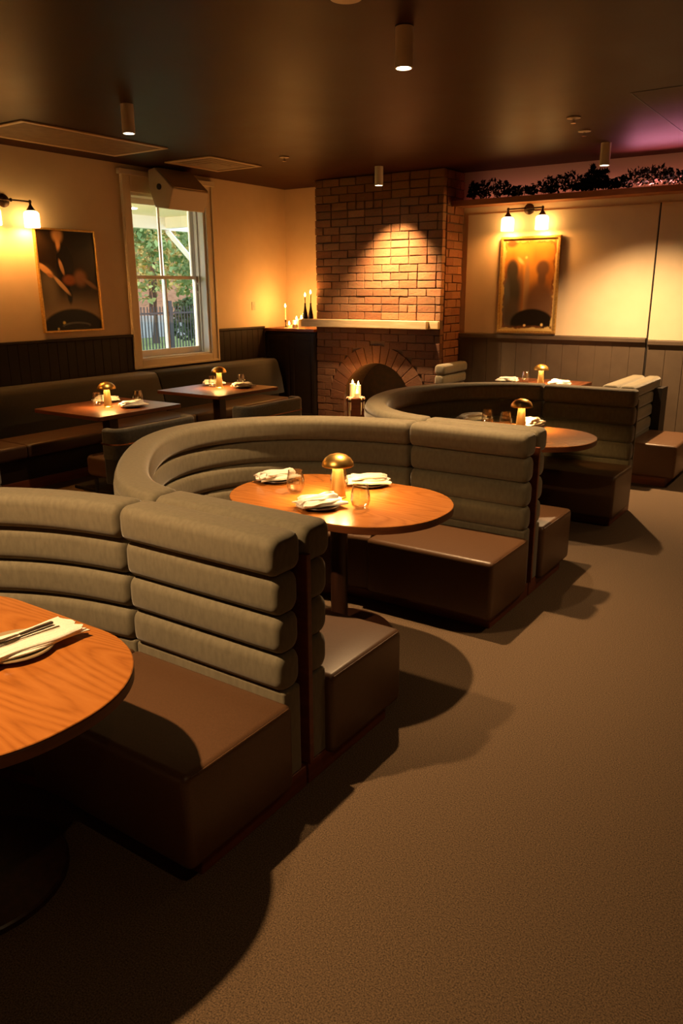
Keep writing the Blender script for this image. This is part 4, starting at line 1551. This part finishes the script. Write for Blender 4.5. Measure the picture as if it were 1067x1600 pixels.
# =================================================================== OUTSIDE
struct(box('ground', M['grass'], -60, XL - TH, -20, 50, -0.1, 0.05))
po = thing('porch', 'white porch roof and posts outside the window', 'porch', (-8.4, 8.0, 0))


def pb(name, mt, x0, x1, y0, y1, z0, z1):
    return box(name, mt, x0 + 8.4, x1 + 8.4, y0 - 8.0, y1 - 8.0, z0, z1, po)


pb('porch_ceiling', M['outcream'], -9.55, XL - TH - 0.01, 2.0, 9.10, 2.86, 2.90)
pb('beam', M['outwhite'], -9.58, -9.44, 2.0, 9.10, 2.68, 2.86)
pb('side_beam', M['outwhite'], -9.44, XL - TH - 0.01, 9.0, 9.10, 2.70, 2.86)
pb('post', M['outwhite'], -9.52, -9.48, 8.912, 8.945, 0.05, 2.68)
b = MB()
b.tube([(-9.51 + 8.4, 9.10 - 8.0, 2.66), (-9.51 + 8.4, 9.75 - 8.0, 2.12)], 0.05, 4)
b.tube([(-9.51 + 8.4, 9.05 - 8.0, 2.72), (-9.51 + 8.4, 10.3 - 8.0, 2.72)], 0.045, 4)
b.build('brace', M['outwhite'], po)
b = MB(); b.lathe([(0.06, 0.0), (0.06, -0.01)], 20, (-8.75 + 8.4, 7.75 - 8.0, 2.86))
b.build('porch_light', M['led'], po)
ln = thing('porch_fill_lamp', 'lantern added unseen on the outside wall to light the porch', 'fill_lamp', (XL - TH, 5.3, 2.0))  # unseen lamp added to brighten the porch ceiling
b = MB(); b.box(-0.02, 0.0, -0.06, 0.06, -0.12, 0.12); b.box(-0.12, -0.02, -0.015, 0.015, 0.08, 0.10)
b.lathe([(0.075, 0.06), (0.06, 0.09), (0.0, 0.13)], 12, (-0.13, 0, 0), cap1=False)
b.build('fill_lamp_bracket', M['iron'], ln)
add_light('porch_fill_light', 'POINT', (XL - TH - 0.13, 5.3, 1.97), 420, (1.0, 0.80, 0.5), shadow_soft_size=0.06)


def tree(label, loc, h, spread, mt, seed, cat='tree', name='garden_tree', n=3200, leaf=0.19):
    t = thing(name, label, cat, loc, 0, 'plants outside the window')
    b = MB(); b.tube([(0, 0, 0), (0.05, 0.03, h * 0.35), (0.0, 0.0, h * 0.7)], [0.14, 0.10, 0.05] if cat == 'tree' else [0.04, 0.03, 0.02], 8)
    b.build('trunk', M['bark'], t, smooth=60)
    r = np.random.default_rng(seed)
    cs_ = []
    for _ in range(9):
        a = r.uniform(0, 6.28)
        cs_.append(((spread * 0.6 * math.cos(a), spread * 0.6 * math.sin(a), h * r.uniform(0.4, 0.85)), (spread * 0.6, spread * 0.6, h * 0.2)))
    b = MB(); leaf_cloud(b, cs_, n, leaf, seed, 0.6)
    b.build('crown', mt, t)
    return t


tree('green leafy tree at the left of the window view', (-16.0, 13.0, 0.05), 5.1, 1.5, M['leaf_g'], 11)
tree('yellowing tree in the middle of the window view', (-20.2, 18.5, 0.05), 5.4, 1.7, M['leaf_y'], 12)
tree('dark green tree behind the porch brace', (-15.2, 16.7, 0.05), 5.9, 1.4, M['leaf_g'], 13)
tree('tall green tree behind the yellowing tree', (-24.0, 21.8, 0.05), 8.3, 2.0, M['leaf_g'], 14)
tree('low dark bush behind the iron railing', (-14.6, 14.75, 0.05), 1.5, 0.55, M['leaf_d'], 15, 'bush', 'garden_bush', 900, 0.14)
struct(box('trim_7', M['greywall'], -23.0, -22.8, 10, 30, 0.05, 0.85))
b = MB(); b.box(-26.5, -26.0, 8, 40, 0.05, 4.4)
struct(b.build('wall_house_opposite', M['outbrick']))
rl = thing('iron_railing', 'black iron railing fence outside the window', 'fence', (-13.0, 12.0, 0.05))
b = MB()
for i in range(64):
    y = -2.0 + i * 0.09
    b.box(-0.01, 0.01, y - 0.009, y + 0.009, 0.0, 1.38)
b.build('railing_bars', M['iron'], rl)
b = MB()
b.box(-0.02, 0.02, -2.0, 3.8, 1.22, 1.26); b.box(-0.02, 0.02, -2.0, 3.8, 0.15, 0.19)
b.build('rail', M['iron'], rl)
b = MB()
for y in (-1.95, 0.35, 2.6):
    b.box(-0.04, 0.04, y - 0.04, y + 0.04, 0.0, 1.5)
b.build('fence_post', M['iron'], rl)
